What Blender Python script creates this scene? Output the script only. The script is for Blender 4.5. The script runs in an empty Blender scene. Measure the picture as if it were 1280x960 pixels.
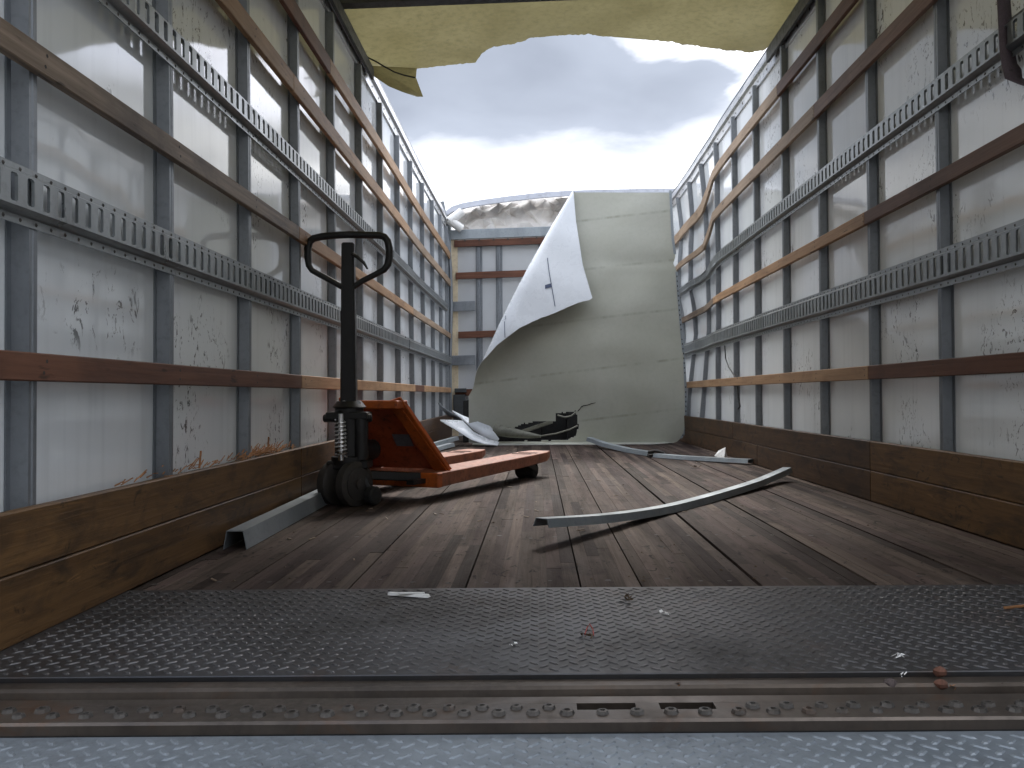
import bpy, bmesh, math, random
from mathutils import Vector, Matrix, noise as mn
R = math.radians
random.seed(7)
C = bpy.context.scene.collection
scene = bpy.context.scene

# ------------------------------------------------------------------ camera
H, F, CX, CY = .45, 1050., 672., 480.
PITCH, ROLL = R(.75), R(.4)
fw = Vector((0, math.cos(PITCH), math.sin(PITCH)))
u0 = Vector((0, -math.sin(PITCH), math.cos(PITCH)))
x0 = Vector((1, 0, 0))
xr = x0*math.cos(ROLL) - u0*math.sin(ROLL)
ur = u0*math.cos(ROLL) + x0*math.sin(ROLL)
cam = bpy.data.cameras.new('camera')
cam.sensor_width = 36; cam.lens = 36*F/1280
cam.shift_x = -32/1280
cam.clip_start = .02; cam.clip_end = 5000
co = bpy.data.objects.new('camera', cam)
co.matrix_world = Matrix(((xr.x, ur.x, -fw.x, 0), (xr.y, ur.y, -fw.y, 0), (xr.z, ur.z, -fw.z, H), (0, 0, 0, 1)))
C.objects.link(co); scene.camera = co
O = Vector((0, 0, H))
# measuring helpers: where a sight line of the survey photograph meets a wall, a depth or a floor height
def ray(u, v): return fw + xr*((u-CX)/F) + ur*((CY-v)/F)
def atX(u, v, X): d = ray(u, v); return O + d*(X/d.x)
def atY(u, v, Y): d = ray(u, v); return O + d*(Y/d.y)
def atZ(u, v, Z=0.): d = ray(u, v); return O + d*((Z-H)/d.z)

# ------------------------------------------------------------------ sky, sun, exposure
SUN_EL, SUN_AZ = R(47), R(4)          # azimuth from +Y towards +X
w = bpy.data.worlds.new('World'); scene.world = w; w.use_nodes = True
nt = w.node_tree; nt.nodes.clear()
def N(nt, t, **k):
    n = nt.nodes.new(t)
    for a, b in k.items(): setattr(n, a, b)
    return n
def lk(nt, a, b): nt.links.new(a, b)
def mth(nt, op, a, b=None, c=None, clamp=False):
    n = N(nt, 'ShaderNodeMath', operation=op); n.use_clamp = clamp
    for i, v in enumerate((a, b, c)):
        if v is None: continue
        if isinstance(v, (int, float)): n.inputs[i].default_value = v
        else: lk(nt, v, n.inputs[i])
    return n.outputs[0]
def mixc(nt, f, a, b, mode='MIX'):
    n = N(nt, 'ShaderNodeMix', data_type='RGBA', blend_type=mode)
    for i, v in ((0, f), (6, a), (7, b)):
        if isinstance(v, (int, float)): n.inputs[i].default_value = v
        elif isinstance(v, tuple): n.inputs[i].default_value = v if len(v) == 4 else v+(1,)
        else: lk(nt, v, n.inputs[i])
    return n.outputs[2]
def ramp(nt, f, stops, interp='LINEAR'):
    n = N(nt, 'ShaderNodeValToRGB'); n.color_ramp.interpolation = interp
    el = n.color_ramp.elements
    while len(el) < len(stops): el.new(.5)
    for e, (p, c) in zip(el, stops):
        e.position = p; e.color = c if isinstance(c, tuple) and len(c) == 4 else ((c+(1,)) if isinstance(c, tuple) else (c, c, c, 1))
    lk(nt, f, n.inputs[0]); return n.outputs[0]
def noise(nt, vec, scale, detail=4, rough=.55, dist=0.):
    n = N(nt, 'ShaderNodeTexNoise'); n.inputs['Scale'].default_value = scale
    n.inputs['Detail'].default_value = detail; n.inputs['Roughness'].default_value = rough
    n.inputs['Distortion'].default_value = dist
    if vec is not None: lk(nt, vec, n.inputs['Vector'])
    return n.outputs['Fac']

sky = N(nt, 'ShaderNodeTexSky', sky_type='NISHITA', sun_disc=False)
sky.sun_elevation = SUN_EL; sky.sun_rotation = SUN_AZ
sky.air_density = 1.; sky.dust_density = 2.5
tc = N(nt, 'ShaderNodeTexCoord')
sp = N(nt, 'ShaderNodeSeparateXYZ'); lk(nt, tc.outputs['Generated'], sp.inputs[0])
zc = mth(nt, 'MAXIMUM', sp.outputs[2], 0.)
zz = mth(nt, 'ADD', zc, .14)
cb = N(nt, 'ShaderNodeCombineXYZ')
lk(nt, mth(nt, 'DIVIDE', sp.outputs[0], zz), cb.inputs[0])
lk(nt, mth(nt, 'DIVIDE', sp.outputs[1], zz), cb.inputs[1])
CLOUD_OFF = (15.9039, 18.849, 0.)
mp = N(nt, 'ShaderNodeMapping'); mp.inputs['Location'].default_value = CLOUD_OFF
lk(nt, cb.outputs[0], mp.inputs[0])
big = noise(nt, mp.outputs[0], .95, 4, .5, .3)
fine = noise(nt, mp.outputs[0], 3.6, 5, .52, .3)
thick = mth(nt, 'ADD', big, mth(nt, 'MULTIPLY', mth(nt, 'SUBTRACT', fine, .5), .22))
drift = mth(nt, 'MULTIPLY', mth(nt, 'SUBTRACT', noise(nt, mp.outputs[0], .62, 3, .5), .5), .30)
lowband = ramp(nt, mth(nt, 'ADD', zc, drift), [(.0, 1.), (.17, .85), (.25, .5), (.32, .15), (.38, 0.)])          # overcast breaks up white towards the horizon
cover = ramp(nt, mth(nt, 'ADD', thick, mth(nt, 'MULTIPLY', lowband, .25)), [(.36, 0.), (.52, 1.)])
shade = ramp(nt, mth(nt, 'SUBTRACT', thick, mth(nt, 'MULTIPLY', lowband, .30)),
             [(.20, (7.2, 7.25, 7.3)), (.33, (3.4, 3.5, 3.7)), (.48, (1.3, 1.44, 1.72)), (.72, (.84, .94, 1.16))])
lift = ramp(nt, zc, [(.44, .0), (.62, .45), (.9, 1.)])                    # an overcast sky is brightest overhead
shade = mixc(nt, lift, shade, (12.5, 12.6, 12.9))
skyc = mixc(nt, cover, sky.outputs[0], shade)
bg = N(nt, 'ShaderNodeBackground'); bg.inputs['Strength'].default_value = .1
lk(nt, skyc, bg.inputs[0])
wo = N(nt, 'ShaderNodeOutputWorld'); lk(nt, bg.outputs[0], wo.inputs[0])

sl = bpy.data.lights.new('sun', 'SUN'); sl.energy = .5; sl.angle = R(13); sl.color = (1., .975, .94)
so = bpy.data.objects.new('sun', sl); C.objects.link(so)
sd = Vector((math.sin(SUN_AZ)*math.cos(SUN_EL), math.cos(SUN_AZ)*math.cos(SUN_EL), math.sin(SUN_EL)))
so.rotation_euler = sd.to_track_quat('Z', 'Y').to_euler()
so.location = (0, 6, 9)
vs = scene.view_settings
vs.view_transform = 'Standard'; vs.look = 'None'; vs.gamma = 1; vs.use_curve_mapping = False
vs.exposure = 2.3
scene.cycles.max_bounces = 8; scene.cycles.diffuse_bounces = 4; scene.cycles.glossy_bounces = 4

# ------------------------------------------------------------------ materials
def newmat(name):
    m = bpy.data.materials.new(name); m.use_nodes = True
    nt = m.node_tree; b = nt.nodes['Principled BSDF']
    return m, nt, b
def coords(nt, scale=(1, 1, 1), rnd=0.):
    t = N(nt, 'ShaderNodeTexCoord'); v = t.outputs['Object']
    mp = N(nt, 'ShaderNodeMapping'); mp.inputs['Scale'].default_value = scale
    lk(nt, v, mp.inputs[0]); out = mp.outputs[0]
    if rnd:
        oi = N(nt, 'ShaderNodeObjectInfo')
        a = N(nt, 'ShaderNodeVectorMath', operation='ADD')
        c = N(nt, 'ShaderNodeCombineXYZ'); r = mth(nt, 'MULTIPLY', oi.outputs['Random'], rnd)
        for i in range(3): lk(nt, r, c.inputs[i])
        lk(nt, out, a.inputs[0]); lk(nt, c.outputs[0], a.inputs[1]); out = a.outputs[0]
    return out
def bump(nt, b, h, s, d=.002):
    n = N(nt, 'ShaderNodeBump'); n.inputs['Strength'].default_value = s; n.inputs['Distance'].default_value = d
    lk(nt, h, n.inputs['Height']); lk(nt, n.outputs[0], b.inputs['Normal']); return n
def rnd_tone(nt, col, amt):
    oi = N(nt, 'ShaderNodeObjectInfo')
    hs = N(nt, 'ShaderNodeHueSaturation')
    v = mth(nt, 'ADD', mth(nt, 'MULTIPLY', oi.outputs['Random'], amt), 1-amt/2)
    lk(nt, v, hs.inputs['Value']); lk(nt, col, hs.inputs['Color']); return hs.outputs[0]

def wood(name, a, b_, dark, axis='y', rough=.6, tone=.3, stain=.5, gs=1., bls=1.):
    m, nt, b = newmat(name)
    st = {'y': (34*gs, 1.3*gs, 34*gs), 'x': (1.3*gs, 34*gs, 34*gs)}[axis]
    v = coords(nt, st, 9.); vf = coords(nt, tuple(s*3.2 for s in st), 5.)
    g = noise(nt, v, 1., 5, .6, 1.2); g2 = noise(nt, vf, 1., 4, .65, .5)
    col = ramp(nt, mth(nt, 'ADD', mth(nt, 'MULTIPLY', g, .65), mth(nt, 'MULTIPLY', g2, .35)), [(.34, a), (.62, b_)])
    bl = noise(nt, coords(nt, (7*bls, 2.6*bls, 7*bls) if axis == 'y' else (2.6*bls, 7*bls, 7*bls), 3.), 1., 5, .62, .8)
    f = ramp(nt, bl, [(.46, 0.), (.68, stain)])
    col = mixc(nt, f, col, dark)
    sk = noise(nt, coords(nt, (46, 9, 46) if axis == 'y' else (9, 46, 46), 4.), 1., 3, .5)
    col = mixc(nt, ramp(nt, sk, [(.66, 0.), (.74, .75)]), col, tuple(c*.35 for c in dark))
    if bls > 1:      # knife marks and pale scrapes from cargo
        sc_ = noise(nt, coords(nt, (11, 3, 60), 6.), 1., 4, .6, 1.6)
        col = mixc(nt, ramp(nt, sc_, [(.64, 0.), (.70, .45)]), col, tuple(min(1, c*1.9) for c in b_))
        sp_ = noise(nt, coords(nt, (1, .6, 1), 4.), 17., 5, .65, .9)
        col = mixc(nt, ramp(nt, sp_, [(.60, 0.), (.68, .8)]), col, tuple(c*.6 for c in dark))
    col = rnd_tone(nt, col, tone)
    lk(nt, col, b.inputs['Base Color'])
    b.inputs['Roughness'].default_value = rough
    b.inputs['Specular IOR Level'].default_value = .3
    bump(nt, b, mth(nt, 'ADD', g2, g), .35, .0025)
    return m
def steel(name, c, c2, metallic=.55, rough=.4, scale=6., rust=0., grime=0.):
    m, nt, b = newmat(name)
    n1 = noise(nt, coords(nt, (1, 1, .35), 7.), scale, 6, .62, .3)
    n2 = noise(nt, coords(nt, (1, 1, 1), 3.), scale*9, 4, .6)
    col = ramp(nt, n1, [(.3, c), (.7, c2)])
    col = mixc(nt, ramp(nt, n2, [(.5, 0.), (.75, .35)]), col, tuple(x*.55 for x in c))
    if rust:
        n3 = noise(nt, coords(nt, (1, 1, 1), 2.), 9., 7, .7, .6)
        col = mixc(nt, ramp(nt, n3, [(.55, 0.), (.72, rust)]), col, (.10, .045, .018))
    rg = ramp(nt, n1, [(.3, rough-.08), (.7, rough+.14)])
    if grime:
        n4 = noise(nt, coords(nt), 1.7, 6, .7, .5); n5 = noise(nt, coords(nt), 60., 3, .7)
        gf = mth(nt, 'MULTIPLY', ramp(nt, n4, [(.42, 0.), (.62, 1.)]), ramp(nt, n5, [(.3, .4), (.6, 1.)]))
        col = mixc(nt, mth(nt, 'MULTIPLY', gf, grime), col, (.03, .027, .024))
        rg = mth(nt, 'ADD', rg, mth(nt, 'MULTIPLY', gf, .25), clamp=True)
    lk(nt, col, b.inputs['Base Color'])
    b.inputs['Metallic'].default_value = metallic
    lk(nt, rg, b.inputs['Roughness'])
    bump(nt, b, n2, .12, .001)
    return m
def paint(name, c, rough=.4, var=.2, scale=8., dirt=(.05, .04, .03), dirtamt=.5, metallic=0.):
    m, nt, b = newmat(name)
    n1 = noise(nt, coords(nt, (1, 1, 1), 4.), scale, 6, .65, .3)
    n2 = noise(nt, coords(nt, (1, 1, 1), 2.), scale*4, 5, .7, .4)
    col = ramp(nt, n1, [(.3, tuple(x*(1-var) for x in c)), (.7, tuple(min(1, x*(1+var)) for x in c))])
    col = mixc(nt, ramp(nt, n2, [(.52, 0.), (.72, dirtamt)]), col, dirt)
    lk(nt, col, b.inputs['Base Color']); b.inputs['Metallic'].default_value = metallic
    lk(nt, ramp(nt, n2, [(.4, rough), (.7, min(1, rough+.25))]), b.inputs['Roughness'])
    bump(nt, b, n2, .1, .001)
    return m

# glossy white fibreglass liner panels with scuffs
def mat_liner():
    m, nt, b = newmat('white_liner')
    v = coords(nt, (1, 1, 1)); 
    cl = noise(nt, v, 1.6, 5, .6, .4)
    col = ramp(nt, cl, [(.3, (.72, .755, .775)), (.7, (.80, .825, .835))])
    st = noise(nt, coords(nt, (22, 22, .9), 3.), 1., 4, .6)
    col = mixc(nt, ramp(nt, st, [(.52, 0.), (.8, .35)]), col, (.50, .53, .54))
    # dark rub marks, only where loads have scraped the liner
    where = noise(nt, coords(nt, (1, 1, 1.2), 0.), 2.3, 3, .5)
    mk = noise(nt, coords(nt, (1.3, 1.3, .8), 2.), 26., 5, .72, 1.4)
    oi = N(nt, 'ShaderNodeObjectInfo')
    where = mth(nt, 'ADD', where, mth(nt, 'MULTIPLY', mth(nt, 'SUBTRACT', oi.outputs['Random'], .62), .22))
    f = mth(nt, 'MULTIPLY', ramp(nt, where, [(.55, 0.), (.63, 1.)]), ramp(nt, mk, [(.575, 0.), (.615, 1.)]))
    s3 = N(nt, 'ShaderNodeSeparateXYZ'); lk(nt, v, s3.inputs[0])
    dy = mth(nt, 'DIVIDE', mth(nt, 'ADD', s3.outputs[1], 3.36), .27); dz = mth(nt, 'DIVIDE', mth(nt, 'SUBTRACT', s3.outputs[2], .65), .12)
    rr_ = mth(nt, 'ADD', mth(nt, 'MULTIPLY', dy, dy), mth(nt, 'MULTIPLY', dz, dz))
    mk3 = noise(nt, coords(nt, (1.2, 1.2, .7), 0.), 17., 5, .75, 1.1)
    f3 = mth(nt, 'MULTIPLY', ramp(nt, rr_, [(.3, 1.), (1., 0.)]), ramp(nt, mk3, [(.575, 0.), (.605, 1.)]))
    f = mth(nt, 'MAXIMUM', f, f3)
    col = mixc(nt, mth(nt, 'MULTIPLY', f, .88), col, (.03, .03, .03))
    mk2 = noise(nt, coords(nt, (9, 9, 2.2), 2.), 4., 5, .7, .6)
    col = mixc(nt, ramp(nt, mk2, [(.66, 0.), (.78, .3)]), col, (.2, .2, .2))
    col = rnd_tone(nt, col, .1)
    lk(nt, col, b.inputs['Base Color'])
    lk(nt, ramp(nt, cl, [(.3, .03), (.7, .11)]), b.inputs['Roughness'])
    b.inputs['IOR'].default_value = 1.6
    wv = noise(nt, coords(nt, (3, 3, 1.1), 2.), 1., 2, .5)
    bump(nt, b, wv, .12, .02)
    return m
M = {}
M['liner'] = mat_liner()
M['galv'] = steel('galvanised_steel', (.165, .18, .198), (.265, .285, .305), .5, .40)
M['galv_light'] = steel('bright_galvanised_steel', (.24, .275, .30), (.35, .385, .41), .5, .36)
M['track'] = steel('track_steel', (.20, .215, .22), (.32, .34, .345), .6, .34, 5., .25)
M['alu'] = steel('aluminium_rail', (.55, .56, .57), (.72, .72, .72), .8, .3)
M['darkrail'] = paint('dark_metal', (.045, .05, .052), .5)
M['wood_grey'] = wood('weathered_wood', (.13, .092, .063), (.27, .205, .15), (.06, .043, .034), stain=.75)
M['wood_tan'] = wood('tan_wood', (.27, .155, .078), (.40, .25, .14), (.15, .085, .045), stain=.5)
M['wood_pale'] = wood('pale_tan_wood', (.24, .165, .105), (.36, .265, .185), (.13, .085, .055), stain=.5)
M['wood_red'] = wood('dark_red_wood', (.085, .035, .02), (.15, .066, .037), (.042, .02, .013), stain=.5)
M['wood_purple'] = wood('purple_brown_wood', (.115, .062, .042), (.205, .122, .088), (.058, .034, .026), stain=.5)
M['wood_front'] = wood('red_brown_slat_wood', (.085, .033, .018), (.15, .062, .036), (.035, .016, .012), 'x', stain=.4)
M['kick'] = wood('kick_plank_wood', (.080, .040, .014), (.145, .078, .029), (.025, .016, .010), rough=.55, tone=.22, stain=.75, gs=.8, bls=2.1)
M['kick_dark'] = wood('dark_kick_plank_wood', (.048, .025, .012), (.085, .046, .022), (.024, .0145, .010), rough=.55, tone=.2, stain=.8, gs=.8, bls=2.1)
M['nail'] = paint('nail_heads', (.03, .025, .022), .6)
M['black'] = paint('black_paint', (.012, .012, .013), .38, .3, dirt=(.05, .045, .04), dirtamt=.25)
M['rubber'] = paint('black_rubber', (.018, .018, .018), .7, .3, dirt=(.06, .05, .045), dirtamt=.5)
M['orange'] = paint('orange_paint', (.42, .092, .013), .45, .3, 10., dirt=(.09, .035, .022), dirtamt=.8)
M['orange_worn'] = paint('worn_orange_paint', (.30, .105, .055), .5, .35, 14, dirt=(.10, .07, .055), dirtamt=.9)
M['chrome'] = steel('chrome', (.6, .6, .6), (.7, .7, .7), .95, .18)
M['sticker'] = paint('grey_sticker', (.12, .13, .15), .5)
M['cream'] = paint('cream_foam', (.62, .52, .36), .9, .15, dirt=(.3, .22, .14))
M['sheet_white'] = paint('white_gel_coat', (.66, .69, .72), .22, .03, 3., dirt=(.55, .58, .6), dirtamt=.25)
M['roof_edge'] = paint('blue_grey_roof_skin', (.40, .42, .47), .35, .12, 5., dirt=(.22, .22, .24), dirtamt=.5)
M['white_tube'] = paint('white_tube_paint', (.72, .72, .70), .35, .08, dirt=(.4, .35, .3), dirtamt=.3)
M['blue_mark'] = paint('dark_blue_decal', (.05, .07, .13), .4)
M['webbing'] = wood('purple_webbing', (.075, .055, .064), (.13, .10, .112), (.05, .037, .042), gs=5)
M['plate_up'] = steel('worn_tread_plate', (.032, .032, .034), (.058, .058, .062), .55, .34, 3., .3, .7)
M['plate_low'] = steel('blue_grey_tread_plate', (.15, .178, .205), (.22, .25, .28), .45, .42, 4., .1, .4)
M['sill'] = steel('worn_sill_steel', (.058, .046, .037), (.105, .086, .071), .55, .34, 7., .65, .6)
M['bolt'] = steel('bolt_steel', (.06, .056, .052), (.12, .112, .105), .7, .45, 20., .5)
M['hole'] = paint('dark_slot', (.008, .008, .008), .9)
M['leaf'] = paint('dry_leaf', (.075, .05, .03), .8)
M['white_scrap'] = paint('white_scrap', (.7, .7, .68), .7)
M['rust_nut'] = paint('rusty_iron', (.11, .045, .027), .8, .3)
M['brown_nut'] = paint('dull_brown_iron', (.07, .053, .05), .8, .3)
M['straw'] = paint('wood_splinters', (.36, .17, .07), .8, .4)
M['red_thread'] = paint('red_plastic', (.35, .05, .04), .6)
M['cable'] = paint('black_cable', (.012, .012, .012), .5)
M['tube_liner'] = paint('olive_liner_scrap', (.20, .20, .16), .6)
M['box_ext'] = paint('white_box_exterior', (.7, .7, .7), .4)

def mat_olive():
    m, nt, b = newmat('raw_fibreglass')
    v = coords(nt)
    n1 = noise(nt, v, 1.1, 5, .6, .5); n2 = noise(nt, v, 35., 4, .7)
    col = ramp(nt, n1, [(.3, (.385, .39, .32)), (.7, (.475, .48, .42))])
    col = mixc(nt, ramp(nt, n2, [(.45, 0.), (.75, .22)]), col, (.30, .305, .245))
    # faint adhesive lines left by the roof bows
    s = N(nt, 'ShaderNodeSeparateXYZ'); lk(nt, v, s.inputs[0])
    zt = mth(nt, 'SUBTRACT', s.outputs[2], mth(nt, 'MULTIPLY', s.outputs[0], .115))
    fr = mth(nt, 'FRACT', mth(nt, 'DIVIDE', mth(nt, 'ADD', zt, .02), .46))
    d = mth(nt, 'ABSOLUTE', mth(nt, 'SUBTRACT', fr, .5))
    jit = noise(nt, coords(nt, (6, 6, 1)), 1.4, 4, .7)
    ln = mth(nt, 'MULTIPLY', ramp(nt, d, [(.012, 1.), (.035, 0.)]), ramp(nt, jit, [(.4, .03), (.65, .5)]))
    col = mixc(nt, ln, col, (.19, .195, .14))
    lk(nt, col, b.inputs['Base Color']); b.inputs['Roughness'].default_value = .5
    bump(nt, b, n2, .15, .002)
    return m
M['olive'] = mat_olive()
M['liner_clean'] = paint('clean_white_liner', (.46, .475, .485), .3, .04, 3., dirt=(.5, .52, .53), dirtamt=.3)
def mat_roof(name, k, tl):
    m, nt, b = newmat(name)
    v = coords(nt)
    n1 = noise(nt, v, 1.7, 5, .6, .5); n2 = noise(nt, v, 28., 5, .7)
    col = ramp(nt, n1, [(.3, (.12*k, .105*k, .047*k)), (.7, (.19*k, .17*k, .085*k))])
    col = mixc(nt, ramp(nt, n2, [(.45, 0.), (.7, .6)]), col, (.095*k, .085*k, .04*k))
    lk(nt, col, b.inputs['Base Color']); b.inputs['Roughness'].default_value = .5
    tr = N(nt, 'ShaderNodeBsdfTranslucent'); lk(nt, col, tr.inputs[0])
    mx = N(nt, 'ShaderNodeMixShader'); mx.inputs[0].default_value = tl
    lk(nt, b.outputs[0], mx.inputs[1]); lk(nt, tr.outputs[0], mx.inputs[2])
    lk(nt, mx.outputs[0], nt.nodes['Material Output'].inputs[0])
    return m
M['roof'] = mat_roof('translucent_roof', 1., .36); M['roof_flap'] = mat_roof('brightened_torn_roof', 1.9, .55)  # flap is the same sheet, brightened in colour for the light it lacks
def mat_crumple():
    m, nt, b = newmat('crumpled_skin')
    n1 = noise(nt, coords(nt), 4., 6, .65, .6)
    col = ramp(nt, n1, [(.35, (.72, .67, .61)), (.6, (.82, .79, .75))])
    n2 = noise(nt, coords(nt, (1, 1, 1.)), 13., 5, .7)
    col = mixc(nt, ramp(nt, n2, [(.58, 0.), (.78, .4)]), col, (.40, .32, .25))
    lk(nt, col, b.inputs['Base Color']); b.inputs['Roughness'].default_value = .6
    return m
M['crumple'] = mat_crumple()
def mat_floor():
    m, nt, b = newmat('laminated_oak_floor')
    at = N(nt, 'ShaderNodeAttribute'); at.attribute_name = 'tone'
    g = noise(nt, coords(nt, (60, 2., 60), 9.), 1., 5, .65, .8)
    g2 = noise(nt, coords(nt, (9, 1.2, 9), 4.), 1., 5, .65, .6)
    col = ramp(nt, g, [(.3, (.047, .0355, .028)), (.7, (.100, .0765, .062))])
    col = mixc(nt, at.outputs['Fac'], col, mixc(nt, g, (.040, .027, .0245), (.074, .052, .047)))
    hs = N(nt, 'ShaderNodeHueSaturation'); lk(nt, col, hs.inputs['Color'])
    at2 = N(nt, 'ShaderNodeAttribute'); at2.attribute_name = 'value'
    lk(nt, at2.outputs['Fac'], hs.inputs['Value']); col = hs.outputs[0]
    col = mixc(nt, ramp(nt, g2, [(.50, 0.), (.70, .5)]), col, (.015, .0115, .010))
    v = coords(nt, (1, .45, 1))
    sp1 = noise(nt, v, 36., 4, .6, .8)
    col = mixc(nt, ramp(nt, sp1, [(.61, 0.), (.655, .85)]), col, (.015, .011, .01))
    bl = noise(nt, coords(nt, (1, .6, 1)), 3.2, 6, .68, 1.2)
    col = mixc(nt, ramp(nt, bl, [(.53, 0.), (.70, .7)]), col, (.016, .0108, .0096))
    pale = noise(nt, coords(nt, (1, .5, 1)), 2.1, 5, .6, .3)
    col = mixc(nt, ramp(nt, pale, [(.5, 0.), (.75, .22)]), col, (.095, .083, .076))
    lk(nt, col, b.inputs['Base Color'])
    lk(nt, ramp(nt, g2, [(.3, .6), (.7, .8)]), b.inputs['Roughness'])
    b.inputs['Specular IOR Level'].default_value = .07
    bump(nt, b, mth(nt, 'ADD', g, mth(nt, 'MULTIPLY', sp1, .6)), .6, .004)
    return m
M['floor'] = mat_floor()
def mat_ground():
    m, nt, b = newmat('gravel_yard')
    n1 = noise(nt, coords(nt), .7, 6, .6); n2 = noise(nt, coords(nt), 22., 5, .7)
    col = ramp(nt, n1, [(.3, (.12, .11, .10)), (.7, (.20, .19, .17))])
    col = mixc(nt, ramp(nt, n2, [(.4, 0.), (.7, .5)]), col, (.07, .065, .06))
    lk(nt, col, b.inputs['Base Color']); b.inputs['Roughness'].default_value = .9
    bump(nt, b, n2, .6, .02)
    return m
M['ground'] = mat_ground()
def mat_hill():
    m, nt, b = newmat('wooded_hill')
    n1 = noise(nt, coords(nt), .03, 8, .7)
    lk(nt, ramp(nt, n1, [(.35, (.05, .06, .05)), (.65, (.11, .12, .09))]), b.inputs['Base Color'])
    b.inputs['Roughness'].default_value = .95
    return m
M['hill'] = mat_hill()

# ------------------------------------------------------------------ mesh builder
class MB:
    def __init__(s): s.v = []; s.f = []; s.fa = {}; s.mi = []
    def add(s, vs, fs, mi=0, **att):
        o = len(s.v); s.v += [tuple(p) for p in vs]
        for f in fs:
            s.f.append(tuple(i+o for i in f)); s.mi.append(mi)
            for k, a in att.items(): s.fa.setdefault(k, {})[len(s.f)-1] = a
        return s
    def hexa(s, p, **k):      # 8 corners: bottom ring 0-3, top ring 4-7
        return s.add(p, [(3, 2, 1, 0), (4, 5, 6, 7), (0, 1, 5, 4), (1, 2, 6, 5), (2, 3, 7, 6), (3, 0, 4, 7)], **k)
    def box(s, x0, x1, y0, y1, z0, z1, **k):
        return s.hexa([(x0, y0, z0), (x1, y0, z0), (x1, y1, z0), (x0, y1, z0), (x0, y0, z1), (x1, y0, z1), (x1, y1, z1), (x0, y1, z1)], **k)
    def bar(s, A, B, wv, hv, **k):  # box from A to B with half vectors
        A, B, wv, hv = map(Vector, (A, B, wv, hv))
        return s.hexa([A-wv-hv, A+wv-hv, B+wv-hv, B-wv-hv, A-wv+hv, A+wv+hv, B+wv+hv, B-wv+hv], **k)
    def sweep(s, prof, path, frames=None, closed=True, caps=True, **k):
        # prof: list of (a,b); path: list of points; frames: list of (a_vec,b_vec)
        n = len(prof); vs = []
        for P, (a, b) in zip(path, frames):
            P = Vector(P)
            vs += [P + Vector(a)*pa + Vector(b)*pb for pa, pb in prof]
        fs = []
        for i in range(len(path)-1):
            for j in range(n if closed else n-1):
                j2 = (j+1) % n
                fs.append((i*n+j, i*n+j2, (i+1)*n+j2, (i+1)*n+j))
        if caps and closed:
            fs.append(tuple(range(n))[::-1]); fs.append(tuple((len(path)-1)*n+j for j in range(n)))
        return s.add(vs, fs, **k)
    def tube(s, path, r, n=8, caps=True, **k):
        path = [Vector(p) for p in path]; frames = []
        prev = None
        for i, P in enumerate(path):
            t = (path[min(i+1, len(path)-1)] - path[max(i-1, 0)]).normalized()
            a = (prev - t*prev.dot(t)) if prev is not None else t.orthogonal()
            a.normalize(); prev = a; frames.append((a, t.cross(a)))
        rr = r if isinstance(r, (list, tuple)) else [r]*len(path)
        vs = []
        for P, (a, b), q in zip(path, frames, rr):
            vs += [P + (a*math.cos(2*math.pi*j/n) + b*math.sin(2*math.pi*j/n))*q for j in range(n)]
        fs = [(i*n+j, i*n+(j+1) % n, (i+1)*n+(j+1) % n, (i+1)*n+j) for i in range(len(path)-1) for j in range(n)]
        if caps: fs += [tuple(range(n))[::-1], tuple((len(path)-1)*n+j for j in range(n))]
        return s.add(vs, fs, **k)
    def build(s, name, mat, parent=None, warp=None, bevel=0., smooth=False, origin=None):
        vs = s.v
        if warp: vs = [warp(*p) for p in vs]
        off = Vector(parent['_o']) if parent is not None and '_o' in parent else Vector((0, 0, 0))
        if origin is not None: off = Vector(origin)
        me = bpy.data.meshes.new(name)
        me.from_pydata([tuple(Vector(p)-off) for p in vs], [], s.f)
        for mm in (mat if isinstance(mat, (list, tuple)) else [mat]): me.materials.append(mm)
        me.polygons.foreach_set('material_index', s.mi)
        for k, d in s.fa.items():
            a = me.attributes.new(k, 'FLOAT', 'FACE')
            a.data.foreach_set('value', [d.get(i, 0.) for i in range(len(s.f))])
        bm = bmesh.new(); bm.from_mesh(me)
        bmesh.ops.recalc_face_normals(bm, faces=bm.faces) if not getattr(s, 'keepn', False) else None
        bm.to_mesh(me); bm.free()
        if smooth:
            me.polygons.foreach_set('use_smooth', [True]*len(me.polygons))
            me.set_sharp_from_angle(angle=R(38))
        o = bpy.data.objects.new(name, me); C.objects.link(o)
        if bevel:
            b = o.modifiers.new('bevel', 'BEVEL'); b.width = bevel; b.segments = 1; b.limit_method = 'ANGLE'; b.angle_limit = R(40)
        if parent is not None:
            o.parent = parent
            if origin is not None: o.location = off - Vector(parent['_o']) if '_o' in parent else off
        elif origin is not None: o.location = off
        return o
def tag(o, label, cat, group=None, kind=None):
    if label: o['label'] = label
    if cat: o['category'] = cat
    if group: o['group'] = group
    if kind: o['kind'] = kind
    return o
def empty(name, loc, label, cat, group=None):
    o = bpy.data.objects.new(name, None); C.objects.link(o); o.location = loc; o.empty_display_size = .1
    o['_o'] = tuple(loc)
    return tag(o, label, cat, group)
def stuff(o): o['kind'] = 'stuff'; return o
def struct(o): o['kind'] = 'structure'; return o
def ss(a, b, x):
    t = max(0., min(1., (x-a)/(b-a))); return t*t*(3-2*t)

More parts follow.
